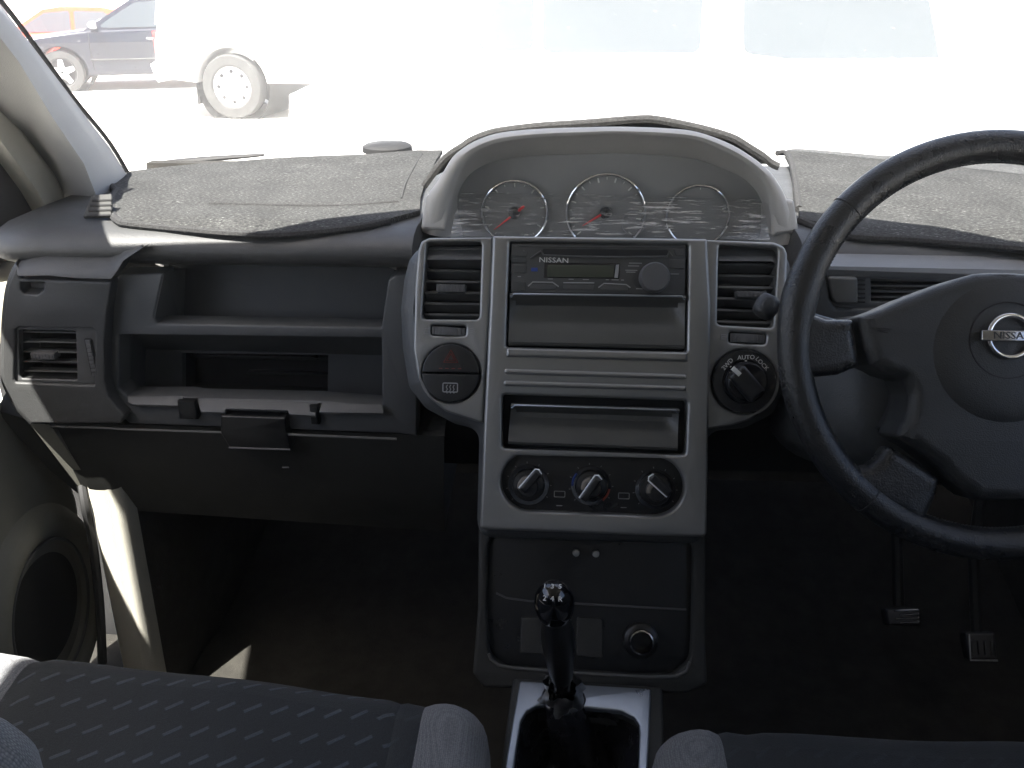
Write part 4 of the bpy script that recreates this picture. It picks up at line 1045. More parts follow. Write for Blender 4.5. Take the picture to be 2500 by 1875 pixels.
for x, y, l in ((1555, 275, 70), (1535, 305, 60), (1510, 352, 65), (1505, 372, 50), (2015, 140, 45), (2010, 258, 45), (2010, 305, 48), (2010, 318, 45), (1980, 392, 45), (290, 238, 75), (295, 318, 45), (295, 345, 40), (300, 420, 18), (305, 495, 50), (310, 540, 15), (635, 446, 28), (860, 449, 28), (1020, 452, 34), (1250, 455, 16), (1335, 456, 38), (1415, 458, 16), (1600, 552, 38), (350, 145, 10)):
    a, b = Tf((x - l, y), (x + l, y + l * .02)); mb.add(*box(Fr(STK.P(*a), STK.x, STK.n), 0, b[0] - a[0], -.0004, .0004, .0002, .0008, .0001))
mb.build("button_print", M['greyprint'], rad, 0)
mb = MB()
for pts in (((395, 525), (445, 480), (660, 484), (725, 530)), ((775, 488), (1110, 490)), ((1155, 540), (1215, 495), (1455, 508), (1500, 542))):
    mb.add(*tube([STK.P(*p, .0012) for p in Tf(*pts)], .0007, 5))
mb.build("preset_outline", M['greyprint'], rad)
panel("preset_button", STK, rnd(Tf((420, 505), (700, 510), (690, 560), (410, 555)), .001), M['vane'], rad, t=.001, bev=.0004, w=.0012)
panel("preset_button", STK, rnd(Tf((780, 505), (1105, 510), (1095, 562), (775, 558)), .001), M['vane'], rad, t=.001, bev=.0004, w=.0012)
panel("preset_button", STK, rnd(Tf((1180, 512), (1480, 522), (1470, 570), (1170, 565)), .001), M['vane'], rad, t=.001, bev=.0004, w=.0012)
panel("disc_mark", STK, Tf((428, 325), (498, 326), (497, 366), (427, 364)), M['bluep'], rad, t=.001, bev=.0002, w=.0010)
for q in (((215, 140), (380, 145), (375, 205), (215, 200)), ((215, 225), (380, 232), (375, 275), (215, 270)), ((215, 290), (375, 295), (372, 385), (215, 380)), ((215, 470), (365, 476), (360, 575), (215, 570)), ((1925, 235), (2085, 240), (2082, 335), (1925, 330)), ((1960, 120), (2090, 124), (2088, 200), (1990, 196))):
    panel("side_button", STK, rnd(Tf(*q), .001), M['radio'], rad, t=.001, bev=.0005, w=.0014)
# ================================================================== lower console and gear lever
LC = Fr((0, .80, .87), (1, 0, 0), (0, -cos(radians(26)), sin(radians(26))))
Td = lambda *p: LC.uvs(kd(*p))
lc = thing("lower_console", "black lower console with a chrome ringed lighter socket behind the gear lever", "console", (.04, .85, .7))
q = Td((372, 330), (1600, 340), (1600, 1000), (1610, 1210), (1500, 1260), (400, 1230), (340, 1150), (368, 800))
ins = Td((425, 395), (1530, 420), (1525, 900), (1515, 1080), (1420, 1160), (1200, 1158), (520, 1118), (430, 1050), (415, 800))
panel("console_face", LC, rnd(q, .006), M['lower'], lc, [rnd(ins, .018)], t=.10, bev=.004, w=0)
panel("inset_panel", LC, rnd(ins, .018), M['black'], lc, t=.004, bev=.0006, w=-.010)
obj("inset_rim", *tube([LC.P(*p, .0005) for p in LC.uvs(kd((428, 1040), (440, 1072), (480, 1103), (560, 1118), (730, 1132), (900, 1145), (1300, 1168), (1440, 1164), (1495, 1135), (1514, 1085)))], .0018, 8), M['tray'], lc)
panel("blank_switch", LC, rnd(Td((600, 850), (760, 852), (760, 1055), (595, 1050)), .003), M['lower'], lc, t=.006, bev=.002, w=-.004)
panel("blank_switch", LC, rnd(Td((905, 852), (1045, 858), (1045, 1075), (900, 1065)), .003), M['lower'], lc, t=.006, bev=.002, w=-.004)
obj("shelf_line", *tube([LC.P(*p, -.008) for p in Td((465, 722), (520, 748), (640, 765), (1100, 790), (1500, 812))], .0012, 6), M['knobgrey'], lc)
c = LC.uv(kd((1252, 978))[0]); r_ = 66 / 2.212 / FPX * .95
sk = obj("lighter_socket", *lathe(LC, c, [(r_ * 1.45, -.010), (r_ * 1.40, -.003), (r_ * 1.1, .0), (r_ * .98, .0)], 40, cap=False), M['black'], lc)
obj("socket_ring", *lathe(LC, c, [(r_ * 1.0, .000), (r_ * .98, .0035), (r_ * .86, .0040), (r_ * .80, .001), (r_ * .80, -.02)], 40, cap=False), M['darkchrome'], sk)
obj("socket_bore", *lathe(LC, c, [(r_ * .80, -.018), (.0005, -.018)], 24), M['slot'], sk)
for q in ((900, 500), (1007, 505)):
    c = LC.uv(kd(q)[0]); obj("screw_head", *lathe(LC, c, [(.004, -.006), (.0035, .0), (.0005, .0006)], 16), M['metal'], lc)
# tunnel under the shift plate, running back between the seats
PN = Vector((0, -.16, .987)).normalized()
PL = Fr(at(1430, 1668, .93), (1, 0, 0), PN)
Tj = lambda *p: PL.uvs(kj(*p))
outer = Tj((410, 600), (1885, 690), (1900, 1508), (1880, 2300), (180, 2300), (330, 1200))
hole = Tj((740, 905), (640, 912), (545, 965), (490, 1060), (460, 1250), (425, 1508), (330, 2150), (1655, 2150), (1640, 1508), (1655, 1180), (1650, 1100), (1600, 1020), (1480, 965), (1150, 930))
tun = panel("tunnel_cover", PL, rnd(outer, .006), M['lower'], lc, [hole], t=.02, bev=.004, w=-.002)
v, f = slabpoly([(-.045, .80, .45), (-.045, -.3, .45), (-.03, -.3, .56), (-.03, .74, .60)], (.155, 0, 0)); obj("tunnel_side", v, f, M['lower'], lc)
gs = thing("shift_plate", "silver frame plate round the gear lever boot between the seats", "shift plate", PL.o)
outer = Tj((480, 668), (1765, 745), (1752, 1150), (1735, 1508), (1700, 2250), (240, 2250), (335, 1508), (420, 1000))
pp = panel("plate", PL, rnd(outer, .003), M['plate'], gs, [hole], t=.006, bev=.002, w=.003, seg=4)
# gear lever: knob, shaft, collar, boot
gl = thing("gear_lever", "glossy black gear knob on a short shaft rising from a folded leather boot", "gear lever", PL.o)
K0, K1 = at(*kd((772, 672))[0], .775), at(*kd((822, 1175))[0], .865)
ax = (K1 - K0); LEN = ax.length; axn = ax.normalized()
GK = Fr(K0, (1, 0, 0), -axn)     # n along the lever, upwards
px_ = lambda r: r / 2.212 / FPX * .79
prof = [(.0005, .0), (px_(30), -.0008), (px_(58), -.0040), (px_(86), -.0095), (px_(103), -.0165), (px_(110), -.0240), (px_(107), -.0320), (px_(96), -.0390), (px_(80), -.0450)]
kn = obj("gear_knob", *lathe(GK, (0, 0), prof, 40), M['knobgloss'], gl, 60)
prof = [(px_(79), -.0445), (px_(84), -.052), (px_(92), -LEN * .45), (px_(94), -LEN * .60), (px_(86), -LEN * .76), (px_(74), -LEN * .9), (px_(60), -LEN)]
obj("knob_sleeve", *lathe(GK, (0, 0), prof, 40), M['black'], gl, 60)
TK = Fr(GK.P(0, -.0075, -.0062), (1, 0, 0), (-axn + Vector((0, -.75, .1))).normalized())
for i, s_ in enumerate(("1 3 5", "2 4 R")):
    fr_ = Fr(GK.P(0, -.002 - i * .0085, -.0012 - i * .0043), (1, 0, 0), (-axn + GK.y * (-.15 - .55 * i)).normalized())
    lettering("shift_lettering", fr_, s_, (0, 0), .0062, M['print'], kn, -.04, .0026, 1.1, 1.2)
SH0 = K1; SH1 = at(*kd((825, 1275))[0], .905)
obj("shaft", *tube([SH0 + axn * -.01, SH0, SH1], [.0085, .0085, .0085], 16), M['darkchrome'], gl)
# torn crumpled collar
rings = []
for j, (t, rr) in enumerate(((0, .021), (.3, .024), (.65, .022), (1, .026))):
    p = SH0.lerp(SH1, .35 + .65 * t)
    rings.append([p + (GK.x * cos(a) + GK.y * sin(a)) * rr * (1 + .18 * sin(5 * a + j * 1.3) + .08 * sin(11 * a + j)) * .8 for a in [2 * pi * i / 44 for i in range(44)]])
obj("collar", *loft(rings), M['metal'], gl, 60)
# boot: neck then spreading folds to the plate opening
cen_ = PL.uv(kj((1060, 1700))[0]); hl = clean(hole); NB = 96
def hole_at(a):
    d = Vector((cos(a), sin(a))); best = None
    for i in range(len(hl)):
        p, q = Vector(hl[i]) - Vector(cen_), Vector(hl[(i + 1) % len(hl)]) - Vector(cen_)
        e = q - p; den = d.x * e.y - d.y * e.x
        if abs(den) < 1e-12: continue
        t = (p.x * e.y - p.y * e.x) / den; s_ = (p.x * d.y - p.y * d.x) / den
        if t > 0 and -1e-6 <= s_ <= 1 + 1e-6 and (best is None or t > best): best = t
    return best or .05
neck0 = SH1 + Vector((0, 0, .002)); neck1 = at(*kj((1040, 1330))[0], .935)
rings = []
for t, rr, fold in ((0, .0195, .03), (.05, .0215, .05), (.5, .024, .05), (1, .028, .10)):
    p = neck0.lerp(neck1, t)
    rings.append([p + (PL.x * cos(2 * pi * i / NB) + PL.y * sin(2 * pi * i / NB)) * rr * (1 + fold * sin(7 * 2 * pi * i / NB + t)) for i in range(NB)])
last = rings[-1]
for t in (.25, .5, .75, 1.0):
    R_ = []
    for i in range(NB):
        a = 2 * pi * i / NB; h_ = hole_at(a) * .985
        e = PL.P(cen_[0] + cos(a) * h_, cen_[1] + sin(a) * h_, -.004)
        p = last[i].lerp(e, t)
        p += PL.n * (-.035 * sin(pi * t) + (.010 * sin(9 * a + 2.2 * t) + .006 * sin(17 * a)) * sin(pi * min(t, .9))) 
        p += (PL.x * -sin(a) + PL.y * cos(a)) * .006 * sin(6 * a + 5 * t) * sin(pi * t)
        R_.append(p)
    rings.append(R_)
obj("boot", *loft(rings, cap0=True), M['boot'], gl, 60)

# ================================================================== steering wheel
LW = radians(24)
WH = Fr(at(2430, 842, .72), (1, 0, 0), (0, -cos(LW), sin(LW)))
sw = thing("steering_wheel", "black leather steering wheel with four spokes and a chrome ring emblem", "steering wheel", WH.o)
ul = WH.uv((1891, 800)); ut = WH.uv((2452, 321)); ub_ = WH.uv((2452, 1364))
R_O = (math.hypot(*ul) + ut[1] - ub_[1]) / 3 + 0
vy = 0.0
RT = .0134; RM = R_O - RT
print("wheel", ul, ut, ub_, R_O)
V, F = [], []
rings = []
NW, NT = 128, 18
for i in range(NW):
    a = 2 * pi * i / NW
    # thumb swellings at the spokes
    sw_ = 1 + .10 * math.exp(-((abs(((a - radians(168) + pi) % (2 * pi)) - pi)) / .16) ** 2) + .10 * math.exp(-((abs(((a - radians(12) + pi) % (2 * pi)) - pi)) / .16) ** 2)
    rings.append([WH.P((RM + RT * sw_ * cos(b)) * cos(a), vy + (RM + RT * sw_ * cos(b)) * sin(a), RT * sw_ * sin(b) * 1.05 + .0) for b in [2 * pi * j / NT for j in range(NT)]])
rings.append(rings[0])
rim_ = obj("rim", *loft(rings), M['leather'], sw, 60)
# seams across and along the leather
mb = MB()
for a in (radians(138), radians(42), radians(232), radians(308)):
    mb.add(*tube([WH.P((RM + RT * 1.01 * cos(b)) * cos(a), vy + (RM + RT * 1.01 * cos(b)) * sin(a), RT * 1.06 * sin(b)) for b in [2 * pi * j / 20 for j in range(20)]], .0006, 5, closed=True))
mb.build("leather_seam", M['seal'], rim_)
mb = MB()
NS = 250
for i in range(NS):
    a = radians(40) + radians(280) * i / NS
    rr = RM - RT * .985
    p = WH.P(rr * cos(a), vy + rr * sin(a), .0045); q = WH.P(rr * cos(a + .010), vy + rr * sin(a + .010), -.001)
    mb.add(*tube([p, q], .0006, 4))
mb.build("stitching", M['knobgrey'], rim_)
Wl = lambda ps, w_=.0: WH.uvs(ps, w_)
left = ki((1500, 376), (1400, 378), (1280, 386), (1150, 422), (950, 492), (700, 588), (520, 668), (322, 738), (330, 800), (352, 900), (372, 1000)) + kb((1180, 250), (1290, 320), (1400, 350), (1442, 450), (1432, 560), (1400, 640), (1345, 735), (1500, 830), (1640, 930), (1730, 1040), (1900, 1170), (2080, 1230))
L_ = Wl(left, .012)
Rr = [(-u, v) for u, v in L_ if u < -.002][::-1]
PADL = [p for p in L_ if p[0] < -.002]
pad_loop = PADL + [(-u, v) for u, v in PADL[::-1]]
def domed(nm, loop, m, parent, w0, h, th):
    """A soft cushion-like plate: the outline stepped inwards and upwards."""
    P = clean(rnd(loop, .004))
    if area(P) < 0: P = P[::-1]
    V, F = slab(WH, P, (), th, .011, w0, 6, True)
    return obj(nm, V, F, m, parent, 50)
pad_ = domed("horn_pad", pad_loop, M['pad'], sw, .016, .01, .045)
# raised centre of the pad
cu_ = WH.uv(ki((1430, 897))[0], .022)
obj("pad_centre", *lathe(WH, (cu_[0] * 0, cu_[1] - .012), [(.062, .012), (.056, .0160), (.046, .0188), (.034, .0205), (.0005, .0215)], 48), M['pad'], pad_, 60)
c = (0, cu_[1])
obj("emblem_groove", *tube([WH.P(c[0] + .030 * cos(a), c[1] - .003 + .030 * sin(a), .0206) for a in [2 * pi * i / 48 for i in range(48)]], .0006, 5, closed=True), M['slot'], pad_)
em_ = obj("emblem", *tube([WH.P(c[0] + .0165 * cos(a), c[1] + .0165 * sin(a), .0235) for a in [2 * pi * i / 56 for i in range(56)]], .0021, 10, closed=True), M['chrome'], sw, 60)
panel("emblem_bar", WH, rnd(rect(-.0235, c[1] - .0042, .0235, c[1] + .0042), .001), M['darkchrome'], em_, t=.004, bev=.0008, w=.0275)
lettering("emblem_lettering", WH, "NISSAN", c, .0078, M['black'], em_, 0, .0278, 1.15)
for s_ in (-1, 1):
    mir = lambda P: [(s_ * -1 * u if s_ == 1 else u, v) for u, v in P]
    g1 = Wl(ka((640, 1140), (745, 1240), (790, 1292), (880, 1326), (1045, 1326), (1065, 1345), (1064, 1400), (1078, 1500), (1100, 1640), (960, 1700), (760, 1720), (640, 1760), (600, 1500)), .004)
    panel("spoke_grip", WH, rnd(mir(g1), .005), M['leather'], sw, t=.022, bev=.009, w=.010, seg=5)
    g2 = Wl(kb((960, 960), (1100, 942), (1175, 935), (1235, 880), (1300, 796), (1480, 905), (1640, 1015), (1610, 1150), (1520, 1330), (1300, 1230), (1080, 1080)), .004)
    panel("spoke_grip", WH, rnd(mir(g2), .005), M['leather'], sw, t=.022, bev=.009, w=.010, seg=5)
panel("airbag_back", WH, [(u * .93, v * .93) for u, v in pad_loop], M['black'], sw, t=.05, bev=.004, w=-.02)
mb = MB()
cc = WH.uv(ki((523, 842))[0], .0165)
for y_ in (0, .0014, .0028): mb.add(*tube([WH.P(cc[0] - .006 + y_, cc[1] - y_ + .001, .0165), WH.P(cc[0] + .006 - y_, cc[1] - y_, .0165)], .0004, 4))
mb.build("horn_symbol", M['slot'], pad_)
# column shroud, stalk
sc = thing("steering_column", "dark plastic steering column cover behind the steering wheel", "steering column", WH.P(0, 0, -.1))
rings = []
for w_, rx, ry, oy in ((-.045, .060, .050, 0), (-.050, .085, .062, 0), (-.07, .105, .070, .0), (-.14, .118, .078, .0), (-.26, .125, .085, .0)):
    rings.append([WH.P(rx * (abs(cos(a)) ** .7) * (1 if cos(a) > 0 else -1) - .0, oy + ry * (abs(sin(a)) ** .8) * (1 if sin(a) > 0 else -1) - .040, w_) for a in [2 * pi * i / 48 for i in range(48)]])
obj("shroud", *loft(rings, cap0=True), M['dash'], sc, 50)
st = thing("control_stalk", "dark oval ended control stalk poking out beside the steering wheel rim", "control stalk", WH.P(-.1, 0, -.07))
E0 = at(*ka((500, 1195))[0], .80); E1 = at(*ka((445, 1290))[0], .80)
base_ = WH.P(-.08, .012, -.085); e_ = (E0 + E1) / 2
obj("stalk_arm", *tube([base_, base_.lerp(e_, .5), e_ + Vector((.02, 0, 0))], [.008, .007, .009], 12), M['black'], st)
obj("stalk_end", *tube(smooth_path([E0 + (E0 - E1) * .25, E0, e_, E1, E1 + (E1 - E0) * .25], 3), [.001, .008, .009, .010, .0105, .011, .011, .0108, .0105, .0098, .0085, .006, .001][:13], 16), M['pad'], st, 60)

# ================================================================== seats
def cushion(loop, z0, r, name, label, cuts, mats, back_y):
    """loop: cushion outline (XY). cuts: X positions where the cover changes."""
    t = thing(name, label, "car seat", (sum(p[0] for p in loop) / len(loop), .2, .45))
    P = clean(loop)
    if area(P) < 0: P = P[::-1]
    from mathutils import noise
    rings = []
    zt = lambda x, y: z0 - max(0, .60 - y) * .10
    for w_, d in ((-.26, 0.0), (-.12, -.0)):
        rings.append([Vector((x, y - .015, z0 + w_)) for x, y in P])
    for j in range(9):
        a = j / 8 * pi / 2
        Q = inset(P, r * (1 - cos(a)) + 1e-5)
        rings.append([Vector((x, y, zt(x, y) - r + r * sin(a))) for x, y in Q])
    V, F = loft(rings); n = len(P)
    cap = inset(P, r)
    bm = bmesh.new(); vs = [bm.verts.new((x, y, zt(x, y))) for x, y in cap]; bm.faces.new(vs)
    bmesh.ops.triangulate(bm, faces=bm.faces[:])
    side_ = bmesh.new(); me = bpy.data.meshes.new("t"); me.from_pydata(V, [], F); side_.from_mesh(me)
    me2 = bpy.data.meshes.new("t2"); bm.to_mesh(me2); side_.from_mesh(me2); bmesh.ops.remove_doubles(side_, verts=side_.verts, dist=1e-5)
    xs_ = [p[0] for p in P]
    for x in [c for c in cuts] + [min(xs_) + (max(xs_) - min(xs_)) * i / 36 for i in range(1, 36)]:
        bmesh.ops.bisect_plane(side_, geom=side_.verts[:] + side_.edges[:] + side_.faces[:], plane_co=(x, 0, 0), plane_no=(1, 0, 0))
    for i in range(-6, 28):
        bmesh.ops.bisect_plane(side_, geom=side_.verts[:] + side_.edges[:] + side_.faces[:], plane_co=(0, i * .03, 0), plane_no=(0, 1, 0))
    for v in side_.verts:
        k_ = min(abs(v.co.x - c) for c in cuts)
        top = max(0, min(1, (v.co.z - (z0 - r * 1.2)) / r))
        v.co.z += (.006 * noise.noise(Vector((v.co.x * 7, v.co.y * 7, 1))) - .004 * math.exp(-(k_ / .006) ** 2)) * top
        # side bolsters stand a little proud
        if top > .5:
            e = max(0, max(cuts[0] - v.co.x, v.co.x - cuts[-1])); v.co.z += min(.012, e * .18)
    side_.verts.index_update(); side_.faces.ensure_lookup_table()
    groups = {}
    for f in side_.faces:
        x = f.calc_center_median().x; k_ = sum(1 for c in cuts if x > c); groups.setdefault(k_, []).append([v.index for v in f.verts])
    VV = [v.co.copy() for v in side_.verts]; side_.free(); bm.free()
    for k_, FF in sorted(groups.items()):
        ids = sorted({i for f in FF for i in f}); mp = {i: j for j, i in enumerate(ids)}
        nm = ("bolster", "side_panel", "cushion", "side_panel", "bolster")[k_ if len(cuts) == 4 else k_]
        obj(nm, [VV[i] for i in ids], [tuple(mp[i] for i in f) for f in FF], mats[k_], t, 60)
    return t
def arc(c, r, a0, a1, n=8): return [(c[0] + r * cos(radians(a0 + (a1 - a0) * i / n)), c[1] + r * sin(radians(a0 + (a1 - a0) * i / n))) for i in range(n + 1)]
mts = [M['weave'], M['fabricside'], M['fabric'], M['fabricside'], M['weave']]
lp_ = [(-.57, -.10), (-.04, -.10)] + [(-.045, .55), (-.052, .60)] + arc((-.107, .612), .055, 0, 90, 7) + [(-.25, .686), (-.40, .700), (-.50, .708)] + arc((-.565, .660), .05, 80, 180, 7) + [(-.615, .5)]
ps = cushion(lp_, .785, .045, "passenger_seat", "dark blue passenger seat cushion with slanted dashes and grey edge bolster", [-.525, -.52, -.142, -.118], mts, 0)
lp_ = [(.70, -.10), (.08, -.10)][::-1] + [(.70, .58)] + arc((.64, .590), .055, 10, 90, 6) + [(.50, .646), (.30, .648), (.20, .646)] + arc((.150, .590), .058, 90, 180, 8) + [(.085, .50)]
mts2 = [M['weave'], M['fabricside'], M['fabricside'], M['fabricside'], M['weave']]
ds_ = cushion(lp_, .785, .045, "driver_seat", "dark blue driver seat cushion with plain cover and grey edge bolster", [.158, .185, .60, .64], mts2, 0)
# backrest of the passenger seat: its shoulder bolster comes into the corner
c0 = at(-190, 2010, .42)
path = [c0 + Vector(v) for v in ((.010, .052, .012), (.009, .045, .010), (.006, .030, .006), (0, 0, 0), (-.01, -.08, -.02), (-.02, -.20, -.05), (-.03, -.36, -.10))]
obj("backrest_bolster", *tube(path, [.006, .026, .044, .056, .062, .066, .066], 24), M['weave'], ps, 60)
for root, x0, x1 in ((ps, -.60, -.16), (ds_, .14, .66)):
    P = [(x0, -.13, .78), (x1, -.13, .78), (x1, -.30, 1.34), (x1 - .06, -.31, 1.38), (x0 + .06, -.31, 1.38), (x0, -.30, 1.34)]
    obj("backrest", *slabpoly(P, (0, -.10, -.03)), M['fabricside'], root, 30)
    P = [(x0 + .03, .05, .45), (x1 - .03, .05, .45), (x1 - .03, .05, .54), (x0 + .03, .05, .54)]
    obj("seat_base", *slabpoly(P, (0, .50, 0)), M['black'], root, 30)

# pedals
bp_ = Fr(at(*ke((1965, 665))[0], 1.22), (1, 0, -.03), (0, -.8, .6))
pd = thing("brake_pedal", "worn metal edged pedal in the driver footwell, nearest the right frame edge", "pedal", bp_.o)
q = bp_.uvs(ke((1862, 600), (2040, 595), (2055, 765), (1890, 765)))
pa = panel("pedal_pad", bp_, rnd(q, .004), M['rubber'], pd, t=.02, bev=.004)
mb = MB()
for i in range(4):
    u = q[0][0] + (q[1][0] - q[0][0]) * (.14 + .22 * i); mb.add(*box(bp_, u, u + .003, q[3][1] + .008, q[0][1] - .01, 0, .003, .001))
mb.build("pad_ribs", M['rubber'], pa)
obj("pedal_edge", *tube([bp_.P(*z, .001) for z in bp_.uvs(ke((1880, 610), (1890, 766), (2052, 768)))], .0014, 6), M['metal'], pa)
obj("pedal_arm", *tube([bp_.o + Vector((0, .02, -.0)), bp_.o + Vector((0, .08, .10)), bp_.o + Vector((0, .12, .32))], .008, 8), M['black'], pd)
cp_ = Fr(at(*ke((1490, 492))[0], 1.25), (1, 0, .02), (0, -.8, .6))
pd = thing("clutch_pedal", "black ribbed rubber pedal in the driver footwell, nearer the centre console", "pedal", cp_.o)
q = cp_.uvs(ke((1380, 455), (1590, 452), (1590, 560), (1400, 560)))
pa = panel("pedal_pad", cp_, rnd(q, .004), M['rubber'], pd, t=.02, bev=.004)
mb = MB()
for i in range(4):
    v = q[0][1] + (q[3][1] - q[0][1]) * (.15 + i * .22)
    mb.add(*tube([cp_.P(q[0][0] + .012 + .006 * (i % 2), v, .0015), cp_.P(q[1][0] - .004, v + .002, .0015)], .0014, 6))
mb.build("pad_ribs", M['darkchrome'], pa)
obj("pedal_arm", *tube([cp_.o + Vector((0, .02, -.0)), cp_.o + Vector((0, .08, .10)), cp_.o + Vector((0, .12, .32))], .008, 8), M['black'], pd)

# ================================================================== outside
M['ground'] = mat("pale_concrete", (.50, .485, .45), .9, bump=.3, bscale=30, var=.08, vscale=1.5)
v, f = [(-300, -300, 0), (300, -300, 0), (300, 300, 0), (-300, 300, 0)], [(0, 1, 2, 3)]
props(obj("ground", v, f, M['ground'], None, 0), kind="structure")
P = {k_: mat("paint_" + k_, c_, .25, metal=m_, coat=.25, spec=.4) for k_, c_, m_ in (("white", (.80, .80, .79), 0), ("navy", (.008, .011, .022), .1), ("orange", (.55, .065, .005), 0), ("red", (.55, .01, .015), 0), ("silver", (.55, .56, .57), .3))}
M['tyre'] = mat("tyre", (.05, .05, .048), .85, bump=.4, bscale=60, var=.2, vscale=8)
M['alloy'] = mat("alloy", (.62, .62, .62), .35, metal=.4)
M['arch'] = mat("arch_black", (.02, .02, .02), .7)
M['lamp'] = mat("amber_lamp", (.75, .22, .03), .3)
M['redlamp'] = mat("red_lamp", (.5, .02, .02), .2)
def wheel(root, x, y, r, wdt, side, spokes=5, steel=False):
    f_ = Fr(root.location, (1, 0, 0), (0, side, 0))     # local frame before the root's rotation
    o_ = Vector(root.location)
    def LP(u, v, w_): return o_ + Vector((x + u, y + side * w_, r + v))
    def ring(rr, w_, n=40): return [LP(rr * cos(2 * pi * i / n), rr * sin(2 * pi * i / n), w_) for i in range(n)]
    tw_ = obj("wheel", *loft([ring(r * .62, -wdt / 2), ring(r * .93, -wdt / 2), ring(r, -wdt * .36), ring(r, wdt * .36), ring(r * .95, wdt / 2), ring(r * .68, wdt * .5), ring(r * .63, wdt * .42)]), M['tyre'], root, 40)
    if steel:
        t_ = obj("wheel_rim", *loft([ring(r * .64, wdt * .40), ring(r * .58, wdt * .20), ring(r * .42, wdt * .30), ring(r * .22, wdt * .42), ring(.01, wdt * .44)]), M['alloy'], tw_, 40)
        mb = MB()
        for i in range(8):
            a = 2 * pi * i / 8
            c = (r * .47 * cos(a), r * .47 * sin(a))
            mb.add([LP(c[0] + r * .06 * cos(b), c[1] + r * .06 * sin(b), wdt * .31) for b in [2 * pi * k_ / 10 for k_ in range(10)]], [tuple(range(10))])
        mb.build("rim_holes", M['arch'], tw_, 0)
    else:
        obj("wheel_rim", *loft([ring(r * .66, wdt * .44), ring(r * .60, wdt * .46), ring(r * .58, wdt * .2), ring(.01, wdt * .15)]), M['arch'], tw_, 40)
        mb = MB()
        for i in range(spokes):
            a = 2 * pi * i / spokes + .3
            pts = [(.06, -.16), (.62, -.10), (.62, .10), (.06, .16)]
            A_ = [LP(r * (u * cos(a) - v * sin(a)), r * (u * sin(a) + v * cos(a)), wdt * (.46 if u < .3 else .44)) for u, v in pts]
            B_ = [LP(r * (u * cos(a) - v * sin(a)), r * (u * sin(a) + v * cos(a)), wdt * .3) for u, v in pts]
            mb.add(A_ + B_, [(0, 1, 2, 3), (0, 1, 5, 4), (1, 2, 6, 5), (2, 3, 7, 6), (3, 0, 4, 7)])
        mb.build("rim_spokes", M['alloy'], tw_, 0)
def car(name, label, cat, loc, heading, W, body, arches, belt, G, wins, paint, r, dz=0, steel=False, tumble=.22, extra=None, group=None):
    root = thing(name, label, cat, loc, group)
    o_ = Vector(loc)
    # body side outline with arches cut out
    lo = list(body)
    for ax_, ar in sorted(arches, key=lambda t: t[0]):
        pass
    bottom = []
    z_b = min(z for _, z in body)
    for ax_, ar in sorted(arches, key=lambda t: t[0]):
        dx = math.sqrt(max(ar ** 2 - (z_b - r) ** 2, 0))
        for i in range(13):
            a = pi - math.atan2(z_b - r, -dx) if False else None
        a_s = math.atan2(z_b - r, -dx); a_e = math.atan2(z_b - r, dx)
        if a_s < 0: a_s += 2 * pi
        for i in range(15):
            a = a_s + (a_e - a_s) * i / 14
            bottom.append((ax_ + ar * cos(a), r + ar * sin(a)))
    outline = list(body) + bottom        # body goes rear-bottom, over the top, to the front-bottom? see callers
    outline = clean(outline)
    V, F = [], []
    for sgn in (-1, 1):
        f_ = Fr(o_, (1, 0, 0) if sgn < 0 else (-1, 0, 0), (0, sgn, 0))
        pl_ = [(x if sgn < 0 else -x, z) for x, z in outline]
        v, f = slab(f_, pl_, (), W / 2, .05, W / 2, 4); k_ = len(V); V += v; F += [tuple(i + k_ for i in q) for q in f]
    bd = obj("body", V, F, paint, root, 40)
    def hw(z): return W / 2 - .05 - max(0, z - belt) * tumble
    def shell_(pts, off=0.0):
        return [o_ + Vector((x, -(hw(z) + off), z)) for x, z in pts], [o_ + Vector((x, hw(z) + off, z)) for x, z in pts]
    a, b = shell_(G); N = len(G)
    tris = tessellate_polygon([[Vector((x, z, 0)) for x, z in G]])
    obj("cabin", a + b, [tuple(t) for t in tris] + [tuple(i + N for i in t) for t in tris] + [(i, (i + 1) % N, N + (i + 1) % N, N + i) for i in range(N)], paint, root, 35)
    for wn in wins:
        wn = rnd(wn, .05, 3)
        for sg in (0, 1):
            a = shell_(wn, .006)[sg]; b = shell_(wn, -.01)[sg]; N = len(wn)
            tris = tessellate_polygon([[Vector((x, z, 0)) for x, z in wn]])
            obj("window", a + b, [tuple(t) for t in tris] + [(i, (i + 1) % N, N + (i + 1) % N, N + i) for i in range(N)], M['carglass'], root, 30)
    for ax_, _ in arches:
        for sg in (-1, 1): wheel(root, ax_, sg * (W / 2 - .12), r, .20, sg, steel=steel)
        v = [o_ + Vector((ax_ + (r + .09) * cos(t), sg_ * (W / 2 - .06), r + (r + .09) * sin(t))) for sg_ in (-1, 1) for t in [pi * 2 * i / 24 for i in range(24)]]
        obj("wheel_well", v, [(i, (i + 1) % 24, 24 + (i + 1) % 24, 24 + i) for i in range(24)], M['arch'], root, 30)
    if extra: extra(root, o_, hw)
    root.rotation_euler = (0, 0, heading)
    if dz: root.location.z += dz
    return root
def place(px, lx, ly, heading, z=0):
    """Root position such that the local point (lx, ly) lies where the pixel meets the ground."""
    g = onz(px, z); return Vector((g.x - (lx * cos(heading) - ly * sin(heading)), g.y - (lx * sin(heading) + ly * cos(heading)), 0))
